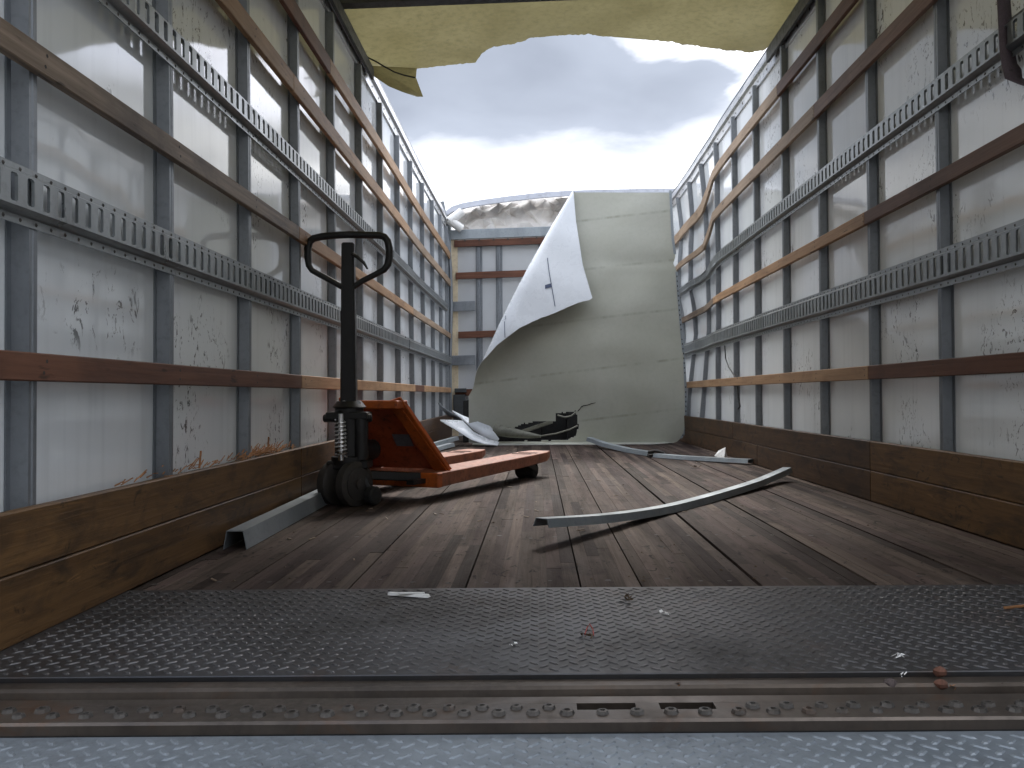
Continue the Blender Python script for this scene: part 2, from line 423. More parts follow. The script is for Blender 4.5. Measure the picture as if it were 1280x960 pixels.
# ------------------------------------------------------------------ outside ground and hills
GZ = -1.12
g = MB(); g.add([(-2500, -2500, GZ), (2500, -2500, GZ), (2500, 2500, GZ), (-2500, 2500, GZ)], [(0, 1, 2, 3)])
struct(g.build('ground', M['ground']))
hm = MB(); nseg = 160; vs = []; 
for i in range(nseg):
    a = 2*math.pi*i/nseg
    hgt = 55 + 45*mn.noise(Vector((math.cos(a)*1.8, math.sin(a)*1.8, 1.3))) + 14*mn.noise(Vector((math.cos(a)*9, math.sin(a)*9, 4.)))
    for rr, hh in ((420, 0), (520, .55), (640, .9), (760, 1.), (1000, 0)):
        vs.append((math.sin(a)*rr, math.cos(a)*rr, GZ-2 + max(12, hgt)*hh*(1+.12*mn.noise(Vector((a*11, rr*.02, 2.))))))
hm.add(vs, [(i*5+j, ((i+1) % nseg)*5+j, ((i+1) % nseg)*5+j+1, i*5+j+1) for i in range(nseg) for j in range(4)])
struct(hm.build('hills', M['hill'], smooth=True))

# ------------------------------------------------------------------ cargo floor
XL, XR = -1.01, 1.428          # liner planes
YF, YB = 9.4, 1.955            # front wall, near edge of the boards
fl = MB(); fl.box(XL-.02, XR+.02, 1.20, YF+.1, -.16, -.03)
floor = struct(fl.build('floor', M['hole']))
edges = [-1.0, -.718, -.446, -.172, .098, .241, .522, .792, 1.062, 1.332, 1.42]
for i in range(len(edges)-1):
    a, b = edges[i]+.002, edges[i+1]-.002
    if i in (5, 6, 7): b -= .006
    p = MB(); n = max(2, round((b-a)/.036)); wd = (b-a)/n
    for k in range(n):
        y = YB + .006 - random.random()*.9; y = YB+.004
        ln = random.uniform(.2, 1.4)
        while y < YF-.01:
            y1 = min(YF, y+ln); ln = random.uniform(.7, 1.9)
            dz = random.uniform(-.0012, 0.)
            p.box(a+k*wd+.0002, a+(k+1)*wd-.0002, y, y1-.0006, -.029, dz, tone=random.random()**1.3, value=random.choice((.5, .68, .85, .95, 1., 1.2, 1.5)))
            y = y1
    p.build('plank', M['floor'], floor)
sc = MB()
for i in range(len(edges)-1):
    a, b = edges[i], edges[i+1]
    for k in range(12):
        y = 2.05 + .62*k
        for q in (.06, (b-a)*.5, b-a-.06):
            if b-a < .2 and q != .06: continue
            x = a+q+random.uniform(-.015, .015); yy = y+random.uniform(-.03, .03); r = random.uniform(.005, .0095)
            sc.add([(x+r*math.cos(t*math.pi/3), yy+r*math.sin(t*math.pi/3), .0006) for t in range(6)], [tuple(range(6))])
stuff(sc.build('floor_screws', M['nail'], floor))

# ------------------------------------------------------------------ side walls
def mk_wall(side, studs, lev, parent, warp, rails, tracks, kicks, top):
    """side -1 left, +1 right; n is the distance in from the liner"""
    X0 = XL if side < 0 else XR
    def P(n, y, z): return (X0 - side*n, y, z)
    def nbox(m, n0, n1, y0, y1, z0, z1, **k):
        xa, xb = sorted((X0-side*n0, X0-side*n1)); return m.box(xa, xb, y0, y1, z0, z1, **k)
    ztop = top(0)
    # liner panels, one to a bay, butting behind the studs
    ys = [1.2] + [s+.032 for s in studs if s > 1.25] + [YF-.002]
    for a, b in zip(ys[:-1], ys[1:]):
        m = MB(); nz = 12; ny = 3
        for s_ in (0, 1):
            pass
        vs = []
        for iz in range(nz+1):
            for iy in range(ny+1):
                y = a+.0008+(b-a-.0016)*iy/ny; z = .0 + ztop*iz/nz
                vs.append(P(.004*math.sin(math.pi*iy/ny)*mn.noise(Vector((y*1.3, z*1.1, side*3.))), y, z))
        nv = len(vs)
        vs += [P(-.012, a+.0008+(b-a-.0016)*iy/ny, ztop*iz/nz) for iz in range(nz+1) for iy in range(ny+1)]
        q = lambda iz, iy: iz*(ny+1)+iy
        fs = [(q(i, j), q(i, j+1), q(i+1, j+1), q(i+1, j)) for i in range(nz) for j in range(ny)]
        fs += [(nv+q(i, j), nv+q(i+1, j), nv+q(i+1, j+1), nv+q(i, j+1)) for i in range(nz) for j in range(ny)]
        for i in range(nz):
            for j in (0, ny): fs.append((q(i, j), q(i+1, j), nv+q(i+1, j), nv+q(i, j)))
        for j in range(ny):
            for i in (0, nz): fs.append((q(i, j), q(i, j+1), nv+q(i, j+1), nv+q(i, j)))
        m.add(vs, fs)
        m.build('liner_panel', M['liner'], parent, warp, smooth=True)
    # hat-section studs
    for y in studs:
        if y < 1.22: continue
        pr = [(.001, -.014), (.004, -.014), (.004, .0), (.034, .007), (.034, .015), (.031, .018), (.034, .021), (.034, .033), (.004, .040), (.004, .059), (.001, .059)]
        zs = [.0, .25, .5, .75, 1., 1.25, 1.5, 1.75, 2., 2.2, ztop-.02]
        m = MB()
        m.sweep(pr, [(X0, y, z) for z in zs], [((-side, 0, 0), (0, 1, 0))]*len(zs))
        m.build('stud', M['galv'], parent, warp)
    # horizontal wood rails
    for (z0, z1, segs) in rails:
        for (a, b, mat) in segs:
            m = MB(); n = max(2, int((b-a)/.3))
            for i in range(n+1): pass
            prof = [(.0345, z0), (.055, z0), (.055, z1), (.0345, z1)]
            yl = [a+.001+(b-a-.002)*i/n for i in range(n+1)]
            m.sweep(prof, [(X0, y, 0) for y in yl], [((-side, 0, 0), (0, 0, 1))]*(n+1))
            m.build('wood_rail', M[mat], parent, warp, bevel=.0025)
    nl = MB()
    for (z0, z1, segs) in rails:
        for y in studs:
            if y < 1.25: continue
            for q in (.3, .72):
                yy = y+.026+random.uniform(-.008, .008); zz = z0+(z1-z0)*q; r = .0042
                nl.add([P(.0556, yy+r*math.cos(t*math.pi/3), zz+r*math.sin(t*math.pi/3)) for t in range(6)], [tuple(range(6))])
    stuff(nl.build('nail_heads', M['nail'], parent, warp))
    # slotted cargo tracks
    rv = MB()
    for (z0, z1, segs) in tracks:
        h = z1-z0; lip = .017*h/.115; fz0, fz1 = z0+lip+.010, z1-lip-.006
        sz0, sz1 = fz0+.10*(fz1-fz0), fz1-.07*(fz1-fz0)
        B0, B1 = .0345, .0585
        for (a, b) in segs:
            m = MB(); n = round((b-a)/.0508); pt = (b-a)/n
            yl = [a+.0008, b-.0008]
            yl = [a+.0008+(b-a-.0016)*i/max(2, int((b-a)/.3)) for i in range(max(2, int((b-a)/.3))+1)]
            m.sweep([(B0, z0), (B0+.003, z0), (B0+.003, z0+lip), (B0+.012, z0+lip+.002), (B1-.006, fz0-.005), (B1, fz0), (B1-.003, fz0), (B0, z0+lip+.004)], [(X0, y, 0) for y in yl], [((-side, 0, 0), (0, 0, 1))]*len(yl))
            m.sweep([(B0, z1), (B0+.003, z1), (B0+.003, z1-lip), (B0+.014, z1-lip-.001), (B1-.005, fz1+.003), (B1, fz1), (B1-.003, fz1), (B0, z1-lip-.003)], [(X0, y, 0) for y in yl], [((-side, 0, 0), (0, 0, 1))]*len(yl))
            for i in range(n):
                ya, yb = a+i*pt, a+(i+1)*pt
                s0, s1 = ya+pt*.26, ya+pt*.70
                c = .004
                outer = [(ya, fz0), (s0+c, fz0), (s1-c, fz0), (yb, fz0), (yb, sz0), (yb, sz1), (yb, fz1), (s1-c, fz1), (s0+c, fz1), (ya, fz1), (ya, sz1), (ya, sz0)]
                inner = [(s0, sz0+c), (s0+c, sz0), (s1-c, sz0), (s1, sz0+c), (s1, sz1-c), (s1-c, sz1), (s0+c, sz1), (s0, sz1-c)]
                vs = [P(B1, *q) for q in outer]+[P(B1, *q) for q in inner]+[P(B1-.006, *q) for q in inner]
                fs = [(0, 1, 13, 12, 11), (1, 2, 14, 13), (2, 3, 4, 15, 14), (4, 5, 16, 15), (5, 6, 7, 17, 16), (7, 8, 18, 17), (8, 9, 10, 19, 18), (10, 11, 12, 19)]
                fs += [(12+k, 12+(k+1) % 8, 20+(k+1) % 8, 20+k) for k in range(8)]
                m.add(vs, fs)
                for zz in (z0+lip*.5, z1-lip*.5):
                    yy = ya+pt*.5; r = .0045
                    rv.add([P(B0+.003, yy+r*math.cos(t*math.pi/3), zz+r*math.sin(t*math.pi/3)) for t in range(6)]+[P(B0+.006, yy, zz)], [(t, (t+1) % 6, 6) for t in range(6)])
            m.build('cargo_track', M['track'], parent, warp)
    stuff(rv.build('rivets', M['bolt'], parent, warp))
    for (z0, z1, segs) in kicks:
        for (a, b, mat) in segs:
            m = MB(); prof = [(.0345, z0), (.06, z0), (.06, z1), (.0345, z1)]
            n = max(2, int((b-a)/.4)); yl = [a+.001+(b-a-.002)*i/n for i in range(n+1)]
            m.sweep(prof, [(X0, y, 0) for y in yl], [((-side, 0, 0), (0, 0, 1))]*(n+1))
            m.build('kick_plank', M[mat], parent, warp, bevel=.003)
    return P

# left
LST = [1.60-.61*.0, 2.212, 2.821, 3.418, 4.035, 4.67, 5.295, 5.965, 6.621, 7.306, 7.965, 8.598, 9.18]
LST = [y-.001 for y in LST]
def warpL(x, y, z):
    b = .010*mn.noise(Vector((y*.5, z*.6, 2.)))
    return (x+b, y, z)
left = empty('side_wall', (XL, 5.3, 0), 'straight white panelled wall on the left, behind the orange pallet jack, with two slotted steel tracks', 'wall')
mk_wall(-1, LST, None, left, warpL,
    rails=[(.483, .537, [(1.2, 3.39, 'wood_red'), (3.39, 6.55, 'wood_tan'), (6.55, 7.06, 'wood_red'), (7.06, 9.3, 'wood_tan')]),
           (1.078, 1.133, [(1.2, 3.36, 'wood_grey'), (3.36, 6.5, 'wood_tan'), (6.5, 9.3, 'wood_pale')]),
           (1.655, 1.727, [(1.2, 3.30, 'wood_tan'), (3.30, 6.3, 'wood_tan'), (6.3, 9.3, 'wood_pale')]),
           (1.955, 2.03, [(1.2, 3.9, 'wood_red'), (3.9, 7.0, 'wood_tan'), (7.0, 9.3, 'wood_tan')])],
    tracks=[(.777, .889, [(1.2, 2.244), (2.244, 5.33), (5.33, 8.38), (8.38, 9.3)]), (1.335, 1.442, [(1.2, 2.84), (2.84, 5.89), (5.89, 8.94)])],
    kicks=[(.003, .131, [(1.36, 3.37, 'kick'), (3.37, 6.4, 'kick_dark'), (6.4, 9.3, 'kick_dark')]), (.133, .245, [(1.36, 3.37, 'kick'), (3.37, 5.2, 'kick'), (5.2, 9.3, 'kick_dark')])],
    top=lambda y: 2.33)
def toprail(parent, X0, side, zs, mat, warp, y0=1.2, y1=9.35):
    za, zb = zs; n = 20
    yl = [y0+(y1-y0)*i/n for i in range(n+1)]; fr = [((-side, 0, 0), (0, 0, 1))]*(n+1)
    m = MB(); m.sweep([(-.03, za), (.012, za), (.012, za+.055), (.03, za+.065), (.03, za+.085), (.012, za+.10), (.004, zb), (-.03, zb)], [(X0, y, 0) for y in yl], fr)
    m.build('top_rail', M[mat], parent, warp)
    m = MB(); m.sweep([(-.045, zb-.02), (-.031, zb-.02), (-.031, zb+.012), (.0, zb+.012), (.0, zb+.022), (-.045, zb+.022)], [(X0, y, 0) for y in yl], fr)
    m.build('roof_flange', M['galv'], parent, warp)
    rv = MB()
    for k in range(int((y1-y0)/.2)):
        yy = y0+.1+.2*k; zz = za+.028; r = .009
        rv.add([(X0-side*.0125, yy+r*math.cos(t*math.pi/3), zz+r*math.sin(t*math.pi/3)) for t in range(6)]+[(X0-side*.017, yy, zz)], [(t, (t+1) % 6, 6) for t in range(6)])
    stuff(rv.build('rivets', M['bolt'], parent, warp))
toprail(left, XL, -1, (2.31, 2.475), 'alu', warpL)
m = MB(); m.sweep([(.0305, 2.335), (.048, 2.335), (.048, 2.40), (.0305, 2.40)], [(XL, 1.2, 0), (XL, 4.98, 0)], [((1, 0, 0), (0, 0, 1))]*2); m.build('gasket_strip', M['darkrail'], left, warpL)
m = MB(); m.sweep([(-.012, -.06), (-.026, -.06), (-.026, 2.5), (-.012, 2.5)], [(XL-.002, 1.2, 0), (XL-.002, 9.4, 0)], [((1, 0, 0), (0, 0, 1))]*2); m.build('outer_skin', M['box_ext'], left)

# right
RST = [1.676, 2.286, 2.896, 3.506, 4.113, 4.722, 5.339, 5.938, 6.548, 7.158, 7.768, 8.378, 8.988]
RST = [y-.036+.036 for y in RST]
def warpR(x, y, z):
    g_ = ss(6.45, 7.3, y)
    zb = math.exp(-((z-2.0)/.42)**2)
    zd = .165*g_*zb
    dx = g_*(.075*ss(.25, 1.1, z)*(1-.75*ss(2.1, 2.42, z)) - .015) - .05*ss(6.9, 7.8, y)*ss(1.1, 1.5, z)*(1-ss(1.9, 2.3, z))
    k = .016*mn.noise(Vector((y*2.3, z*2.1, 5.)))*ss(5.6, 7., y)
    b = .008*mn.noise(Vector((y*.5, z*.6, 9.)))
    if z > 2.3: zd *= (1-ss(2.3, 2.4, z))
    return (x+dx+k+b, y, z-zd)
right = empty('side_wall', (XR, 5.3, 0), 'buckled white panelled wall on the right, bent inward beside the standing curled sheet, with purple strap hanging on it', 'wall')
mk_wall(1, RST, None, right, warpR,
    rails=[(.505, .563, [(1.2, 3.5, 'wood_red'), (3.5, 6.4, 'wood_tan'), (6.4, 9.3, 'wood_tan')]),
           (1.155, 1.209, [(1.2, 3.52, 'wood_purple'), (3.52, 6.6, 'wood_tan'), (6.6, 9.3, 'wood_grey')]),
           (1.805, 1.878, [(1.2, 4.13, 'wood_purple'), (4.13, 9.3, 'wood_pale')]),
           (2.135, 2.207, [(1.2, 4.75, 'wood_red'), (4.75, 9.3, 'wood_pale')])],
    tracks=[(.811, .945, [(1.2, 3.53), (3.53, 6.57), (6.57, 9.3)]), (1.427, 1.543, [(1.2, 2.92), (2.92, 5.96), (5.96, 7.0), (7.0, 9.3)])],
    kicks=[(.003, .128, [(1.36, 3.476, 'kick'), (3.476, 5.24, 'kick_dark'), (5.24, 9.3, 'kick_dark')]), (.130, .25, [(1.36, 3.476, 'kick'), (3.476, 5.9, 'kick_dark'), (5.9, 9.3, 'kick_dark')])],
    top=lambda y: 2.44)
toprail(right, XR, 1, (2.40, 2.55), 'alu', warpR)
m = MB(); m.sweep([(.0305, 2.42), (.048, 2.42), (.048, 2.5), (.0305, 2.5)], [(XR, 1.2, 0), (XR, 4.98, 0)], [((-1, 0, 0), (0, 0, 1))]*2); m.build('gasket_strip', M['darkrail'], right, warpR)
m = MB()
yl = [1.2+8.2*i/24 for i in range(25)]
m.sweep([(-.10, -.06), (-.115, -.06), (-.115, 2.56), (-.10, 2.56)], [(XR+.0, y, 0) for y in yl], [((-1, 0, 0), (0, 0, 1))]*25); m.build('outer_skin', M['box_ext'], right)

# ------------------------------------------------------------------ front wall, cab-over attic
front = empty('front_wall', (.2, YF, 0), 'white panelled front wall with red brown wood slats, half hidden behind the curled sheet', 'wall')
TL = .030                                            # the damaged front leans: its rails climb to the right
def warpF(x, y, z): return (x, y, z+TL*(x+.9)*min(1., z/1.))
xs = [-.925, -.66+.0, -.44, .17, .78, 1.42]
xs = [-.90, -.655, -.43, .05, .52, .98, 1.42]
for a, b in zip(xs[:-1], xs[1:]):
    m = MB(); m.box(a+.001, b-.001, YF, YF+.015, 0, 2.17); m.build('liner_panel', M['liner_clean'], front, warpF)
for x in xs[1:-1]:
    m = MB()
    pr = [(-.03, .0), (-.012, .0), (-.010, -.034), (-.002, -.034), (.0, -.030), (.002, -.034), (.020, -.034), (.022, 0), (.045, 0), (.045, .004), (-.03, .004)]
    m.sweep([(a, b-.005) for a, b in pr], [(x, YF, 0), (x, YF, 1.), (x, YF, 2.15)], [((1, 0, 0), (0, 1, 0))]*3); m.build('stud', M['galv'], front, warpF)
for z, xa in ((2.15, -.92), (1.79, -.905), (1.13, -.88), (.49, -.92)):
    m = MB(); m.box(xa, 1.4, YF-.062, YF-.040, z-.045, z+.03); m.build('wood_slat', M['wood_front'], front, warpF, bevel=.003)
m = MB(); m.box(-.96, 1.43, YF-.05, YF+.12, 2.19, 2.30); m.build('header_beam', M['galv_light'], front, warpF, bevel=.006)
bt = MB()
for k in range(14):
    x = -.8+k*.16; bt.tube([(x, YF-.051, 2.172), (x, YF-.064, 2.172)], .012, 6)
stuff(bt.build('bolts', M['nail'], front, warpF))
m = MB(); m.box(-.955, -.885, YF-.03, YF-.012, .0, 2.2); m.build('foam_strip', M['cream'], front, warpF)
m = MB(); m.box(-1.01, -.957, YF-.05, YF+.1, 0, 2.4); m.build('corner_post', M['galv_light'], front)
for z in (1.44, .84):
    m = MB(); m.box(-.965, -.69, YF-.075, YF-.064, z-.055, z+.055)
    m.build('corner_bracket', M['galv'], front, warpF, bevel=.003)
m = MB(); m.box(-.935, -.80, YF-.10, YF-.036, .18, .46); m.build('junction_box', M['darkrail'], front, bevel=.005)
m = MB(); m.box(-.92, -.79, YF-.11, YF-.036, .485, .53); m.build('cable_clamp', M['darkrail'], front, bevel=.004)
path = [atY(*p, YF-.13) for p in ((553, 252), (556, 270), (560, 300), (563, 335), (564, 380), (563, 430), (562, 470), (562, 515))]
m = MB(); m.tube(path, .02, 8); tag(m.build('conduit_pipe', M['galv'], smooth=True), 'bent grey pipe standing in the far left corner of the truck box', 'pipe')

# crumpled attic skin above the front wall
def crease(x, z):
    v = 0.
    for i, (cx, cz, ang, k) in enumerate(((-.25, 2.52, .9, 1.), (-.05, 2.5, -1.0, .9), (.15, 2.45, -.6, .8), (-.6, 2.45, .3, .6), (.5, 2.5, .8, .7), (.9, 2.5, -.7, .8), (-.35, 2.42, 2.2, .7))):
        d = (x-cx)*math.sin(ang)+(z-cz)*math.cos(ang)
        v += k*abs(d)*math.exp(-((x-cx)**2+(z-cz)**2)/.05)
    return v
ATP = [atY(*p, YF+.4) for p in ((556, 268), (566, 261), (580, 256.5), (600, 253), (640, 247.5), (680, 243), (712, 241), (760, 239.5), (880, 238))]
def atticz(x):
    for a, b in zip(ATP[:-1], ATP[1:]):
        if a.x <= x <= b.x: return a.z+(b.z-a.z)*(x-a.x)/(b.x-a.x)
    return ATP[0].z if x < ATP[0].x else ATP[-1].z
rc = random.Random(8); m = MB(); nx, nz = 30, 6; vs = []
for i in range(nz+1):
    for j in range(nx+1):
        x = -.90+2.25*j/nx; t = i/nz
        ztop = atticz(x); z = 2.30+TL*(x+.9) + (ztop-2.30-TL*(x+.9))*t
        y = YF+.10+.30*t - .34*crease(x, z)*math.sin(math.pi*min(1, t*1.05)) + .035*mn.noise(Vector((x*4., z*6., 1.))) + .008*mn.noise(Vector((x*13., z*15., 1.)))
        k_ = 0 if i in (0, nz) else 1
        vs.append((x+k_*rc.uniform(-.028, .028), y+k_*rc.uniform(-.055, .055), z+k_*rc.uniform(-.018, .018)))
fs = []
for i in range(nz):
    for j in range(nx):
        a_, b_, c_, d_ = i*(nx+1)+j, i*(nx+1)+j+1, (i+1)*(nx+1)+j+1, (i+1)*(nx+1)+j
        fs += [(a_, b_, c_), (a_, c_, d_)] if rc.random() < .5 else [(a_, b_, d_), (b_, c_, d_)]
m.add(vs, fs)
o = m.build('attic_skin', M['crumple'])
sol = o.modifiers.new('thickness', 'SOLIDIFY'); sol.thickness = .004
tag(o, 'crumpled cream aluminium skin of the cab attic above the front wall', 'metal sheet')
# bent roof edge lying along its top
pts = [(556, 266), (566, 259), (580, 254.5), (600, 251), (640, 245.5), (680, 241), (712, 239), (760, 237.5), (860, 236)]
path = [atY(*p, YF+.06) for p in pts]
m = MB(); m.sweep([(-.10, -.075), (-.085, -.078), (.02, -.03), (.25, .0), (.25, .02), (.0, .02), (-.08, -.01)], path, [((0, 1, 0), (0, 0, 1))]*len(path))
tag(m.build('roof_edge', M['roof_edge'], smooth=True), 'bent blue grey roof edge lying along the top of the crumpled attic skin', 'roof edge')
for k, (a, b, lab) in enumerate((((561, 277), (577, 265), 'upper white broken tube end sticking out at the far left corner'), ((560, 274), (577, 286), 'lower white broken tube end slanting down at the far left corner'))):
    m = MB(); A, B = atY(*a, YF-.16), atY(*b, YF-.10); m.tube([A, A.lerp(B, .5), B], .05, 10); m.add([], [])
    tag(m.build('broken_tube', M['white_tube'], smooth=True), lab, 'tube')

# ------------------------------------------------------------------ torn roof
roof = empty('roof_sheet', (0, 3, 2.5), 'torn yellowish translucent roof skin with ragged edge, overhead between the two walls', 'roof')
torn = [(463, 93), (492, 89), (520, 85), (560, 82), (580, 80), (595, 78), (603, 66), (615, 59), (640, 55), (652, 52), (662, 47), (670, 46), (700, 45), (725, 44), (780, 47), (820, 51), (860, 56), (900, 61), (935, 65), (955, 64), (966, 52), (975, 40), (990, 3)]
def roofz(x): t = (x-XL)/(XR-XL); return 2.475+.08*t+.05*math.sin(math.pi*max(0, min(1, t)))
edge = []
for p in torn:
    q = atZ(*p, 2.5)
    for _ in range(6): q = atZ(*p, roofz(q.x))
    edge.append(q)
edge[0].x = XL-.02; edge[-1].x = XR+.02; edge[-1].y = 4.45
def yedge(x):
    for a, b in zip(edge[:-1], edge[1:]):
        if a.x <= x <= b.x and b.x > a.x: return a.y+(b.y-a.y)*(x-a.x)/(b.x-a.x)
    return edge[-1].y
m = MB(); nx, ny = 260, 30; vs = []
for j in range(nx+1):
    x = XL-.02+(XR-XL+.04)*j/nx
    am = max(0, .5+1.2*mn.noise(Vector((x*2.6, 4., 0)))); ye = yedge(x) + am*(.035*mn.noise(Vector((x*14, 0, 3))) + .02*mn.noise(Vector((x*43, 0, 8)))+.012*mn.noise(Vector((x*95, 0, 8))))
    for i in range(ny+1):
        y = 1.2+(ye-1.2)*(i/ny)
        sag = .012*mn.noise(Vector((x*2.2, y*1.6, 7.)))
        vs.append((x, y, roofz(x)+sag*min(1, (x-XL+.02)*4, (XR+.02-x)*4)))
m.add(vs, [(j*(ny+1)+i, (j+1)*(ny+1)+i, (j+1)*(ny+1)+i+1, j*(ny+1)+i+1) for j in range(nx) for i in range(ny)])
m.build('roof_skin', M['roof'], roof, smooth=True)
# flap hanging from its left corner
fp = [(461, 84, 5.10), (500, 84, 5.18), (521, 85, 5.22), (520, 97, 5.16), (529, 121, 5.05), (521, 121, 5.03), (503, 115, 5.0), (486, 108, 5.0), (468, 96, 5.05)]
cen = atY(497, 100, 5.12)
m = MB(); P3 = [atY(u, v, y) for u, v, y in fp]
P3[0].z += .01
m.add(P3+[cen], [(i, (i+1) % len(P3), len(P3)) for i in range(len(P3))])
m.build('torn_flap', M['roof_flap'], roof)
m = MB(); m.hexa([(XL-.0, 4.22, 2.435), (XR, 4.22, 2.515), (XR, 4.285, 2.515), (XL, 4.285, 2.435), (XL, 4.22, 2.47), (XR, 4.22, 2.55), (XR, 4.285, 2.55), (XL, 4.285, 2.47)])
m.build('roof_bow', M['darkrail'], roof)
for y in (1.25, 1.85, 2.44, 3.03, 3.62):
    m = MB(); m.hexa([(XL, y, 2.435), (XR, y, 2.515), (XR, y+.05, 2.515), (XL, y+.05, 2.435), (XL, y, 2.47), (XR, y, 2.55), (XR, y+.05, 2.55), (XL, y+.05, 2.47)])
    m.build('roof_bow', M['darkrail'], roof)
cp = [(437, 40), (447, 58), (460, 72), (470, 77), (480, 83), (493, 90), (505, 94), (519, 97)]
m = MB(); m.tube([atY(u, v, 4.9-.01*i) for i, (u, v) in enumerate(cp)], .0045, 6)
tag(m.build('hanging_cable', M['cable'], smooth=True), 'thin black cable sagging below the torn flap of the roof skin', 'cable')

# ------------------------------------------------------------------ threshold plate, sill, ramp
def tread(m, x0, x1, y0, y1, z, pitch=.033, L=.0125, W=.0040, h=.0017, ph=0.):
    nx = int((x1-x0)/(pitch/2)); ny = int((y1-y0)/(pitch/2))
    for i in range(1, nx):
        for j in range(1, ny):
            if (i+j) % 2: continue
            cx, cy = x0+i*pitch/2, y0+j*pitch/2
            a = R(45+ph) if i % 2 == 0 else R(-45+ph)
            ca, sa = math.cos(a), math.sin(a)
            rim = [(-L, 0), (-L*.6, -W), (L*.6, -W), (L, 0), (L*.6, W), (-L*.6, W)]
            vs = [(cx+p*ca-q*sa, cy+p*sa+q*ca, z) for p, q in rim] + [(cx+(p*ca-q*sa)*.62, cy+(p*sa+q*ca)*.62, z+h) for p, q in rim]
            m.add(vs, [(k, (k+1) % 6, 6+(k+1) % 6, 6+k) for k in range(6)]+[tuple(range(6, 12))])
M['lug'] = steel('highlit_lug_steel', (.075, .075, .079), (.145, .145, .15), .7, .38, 4., .25, .75)  # lighter than the plate: the lugs' highlights are put into the colour
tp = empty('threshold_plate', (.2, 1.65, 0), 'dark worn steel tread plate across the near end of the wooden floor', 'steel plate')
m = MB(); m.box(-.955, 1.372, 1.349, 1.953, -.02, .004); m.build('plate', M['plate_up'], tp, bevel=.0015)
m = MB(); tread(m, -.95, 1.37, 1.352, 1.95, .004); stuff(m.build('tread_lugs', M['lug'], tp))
sill = empty('door_sill', (.2, 1.28, -.02), 'rusty brown steel door sill with two rows of bolts and two slots, in front of the tread plate', 'door sill')
m = MB()
prof = [(1.346, -.004), (1.318, -.004), (1.312, -.008), (1.308, -.026), (1.301, -.026), (1.297, -.0145), (1.292, -.012), (1.2725, -.013)]
pr2 = [(1.2065, -.0135), (1.2025, -.017), (1.2010, -.030), (1.2010, -.06), (1.346, -.06)]
# the flange is cut open at the two slots
xa, xb = -1.02, 1.44
m.sweep(prof+[(1.2725, -.06), (1.346, -.06)], [(xa, 0, 0), (xb, 0, 0)], [((0, 1, 0), (0, 0, 1))]*2)
SL = [(.055, .143), (.178, .26)]
SY0, SY1 = 1.2415, 1.2675
m.hexa([(xa, SY1, -.06), (xb, SY1, -.06), (xb, 1.2723, -.06), (xa, 1.2723, -.06), (xa, SY1, -.0132), (xb, SY1, -.0132), (xb, 1.2723, -.013), (xa, 1.2723, -.013)])
xs_ = [xa]+[q for s_ in SL for q in s_]+[xb]
for k in range(0, len(xs_), 2):
    m.box(xs_[k], xs_[k+1], SY0, SY1-.0001, -.06, -.0133)
m.sweep([(SY0-.0001, -.0133)]+pr2[0:4]+[(SY0-.0001, -.06)], [(xa, 0, 0), (xb, 0, 0)], [((0, 1, 0), (0, 0, 1))]*2)
m.build('sill_bar', M['sill'], sill)
m = MB()
for a, b in SL: m.box(a-.004, b+.004, SY0-.002, SY1+.002, -.058, -.055)
m.build('slot_floor', M['hole'], sill)
bm_ = MB()
def bolt_mesh():
    b = MB(); n = 8
    b.add([(.0088*math.cos(2*math.pi*k/n), .0088*math.sin(2*math.pi*k/n), 0) for k in range(n)] +
          [(.0072*math.cos(2*math.pi*k/n), .0072*math.sin(2*math.pi*k/n), .004) for k in range(n)] +
          [(.0036*math.cos(2*math.pi*k/n), .0036*math.sin(2*math.pi*k/n), .0045) for k in range(n)] +
          [(.003*math.cos(2*math.pi*k/n), .003*math.sin(2*math.pi*k/n), .001) for k in range(n)],
          [(r*n+k, r*n+(k+1) % n, (r+1)*n+(k+1) % n, (r+1)*n+k) for r in range(3) for k in range(n)]+[tuple(24+k for k in range(n))])
    return b
proto = None
for row, (yy, off) in enumerate(((1.2495, 0.), (1.2285, .025))):
    for k in range(48):
        x = -.985+off+.05*k+random.uniform(-.0015, .0015)
        if row == 0 and any(a-.014 < x < b+.014 for a, b in SL): continue
        if proto is None: proto = bolt_mesh().build('bolt', M['bolt'], sill, origin=(0, 0, 0)); b = proto
        else: b = proto.copy(); C.objects.link(b); b.parent = sill
        b.location = Vector((x, yy, -.0135))-Vector(sill['_o']); b.rotation_euler = (0, 0, random.random())
        s = random.uniform(1.1, 1.35); b.scale = (s, s, s)
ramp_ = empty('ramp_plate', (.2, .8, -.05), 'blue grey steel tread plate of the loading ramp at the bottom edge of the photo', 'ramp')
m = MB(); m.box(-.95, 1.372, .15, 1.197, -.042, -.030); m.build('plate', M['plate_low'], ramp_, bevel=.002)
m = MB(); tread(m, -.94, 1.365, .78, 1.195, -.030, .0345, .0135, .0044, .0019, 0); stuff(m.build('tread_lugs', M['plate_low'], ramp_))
m = MB(); m.box(-.94, 1.36, .2, 1.2, -.16, -.053); m.build('support_frame', M['darkrail'], ramp_)

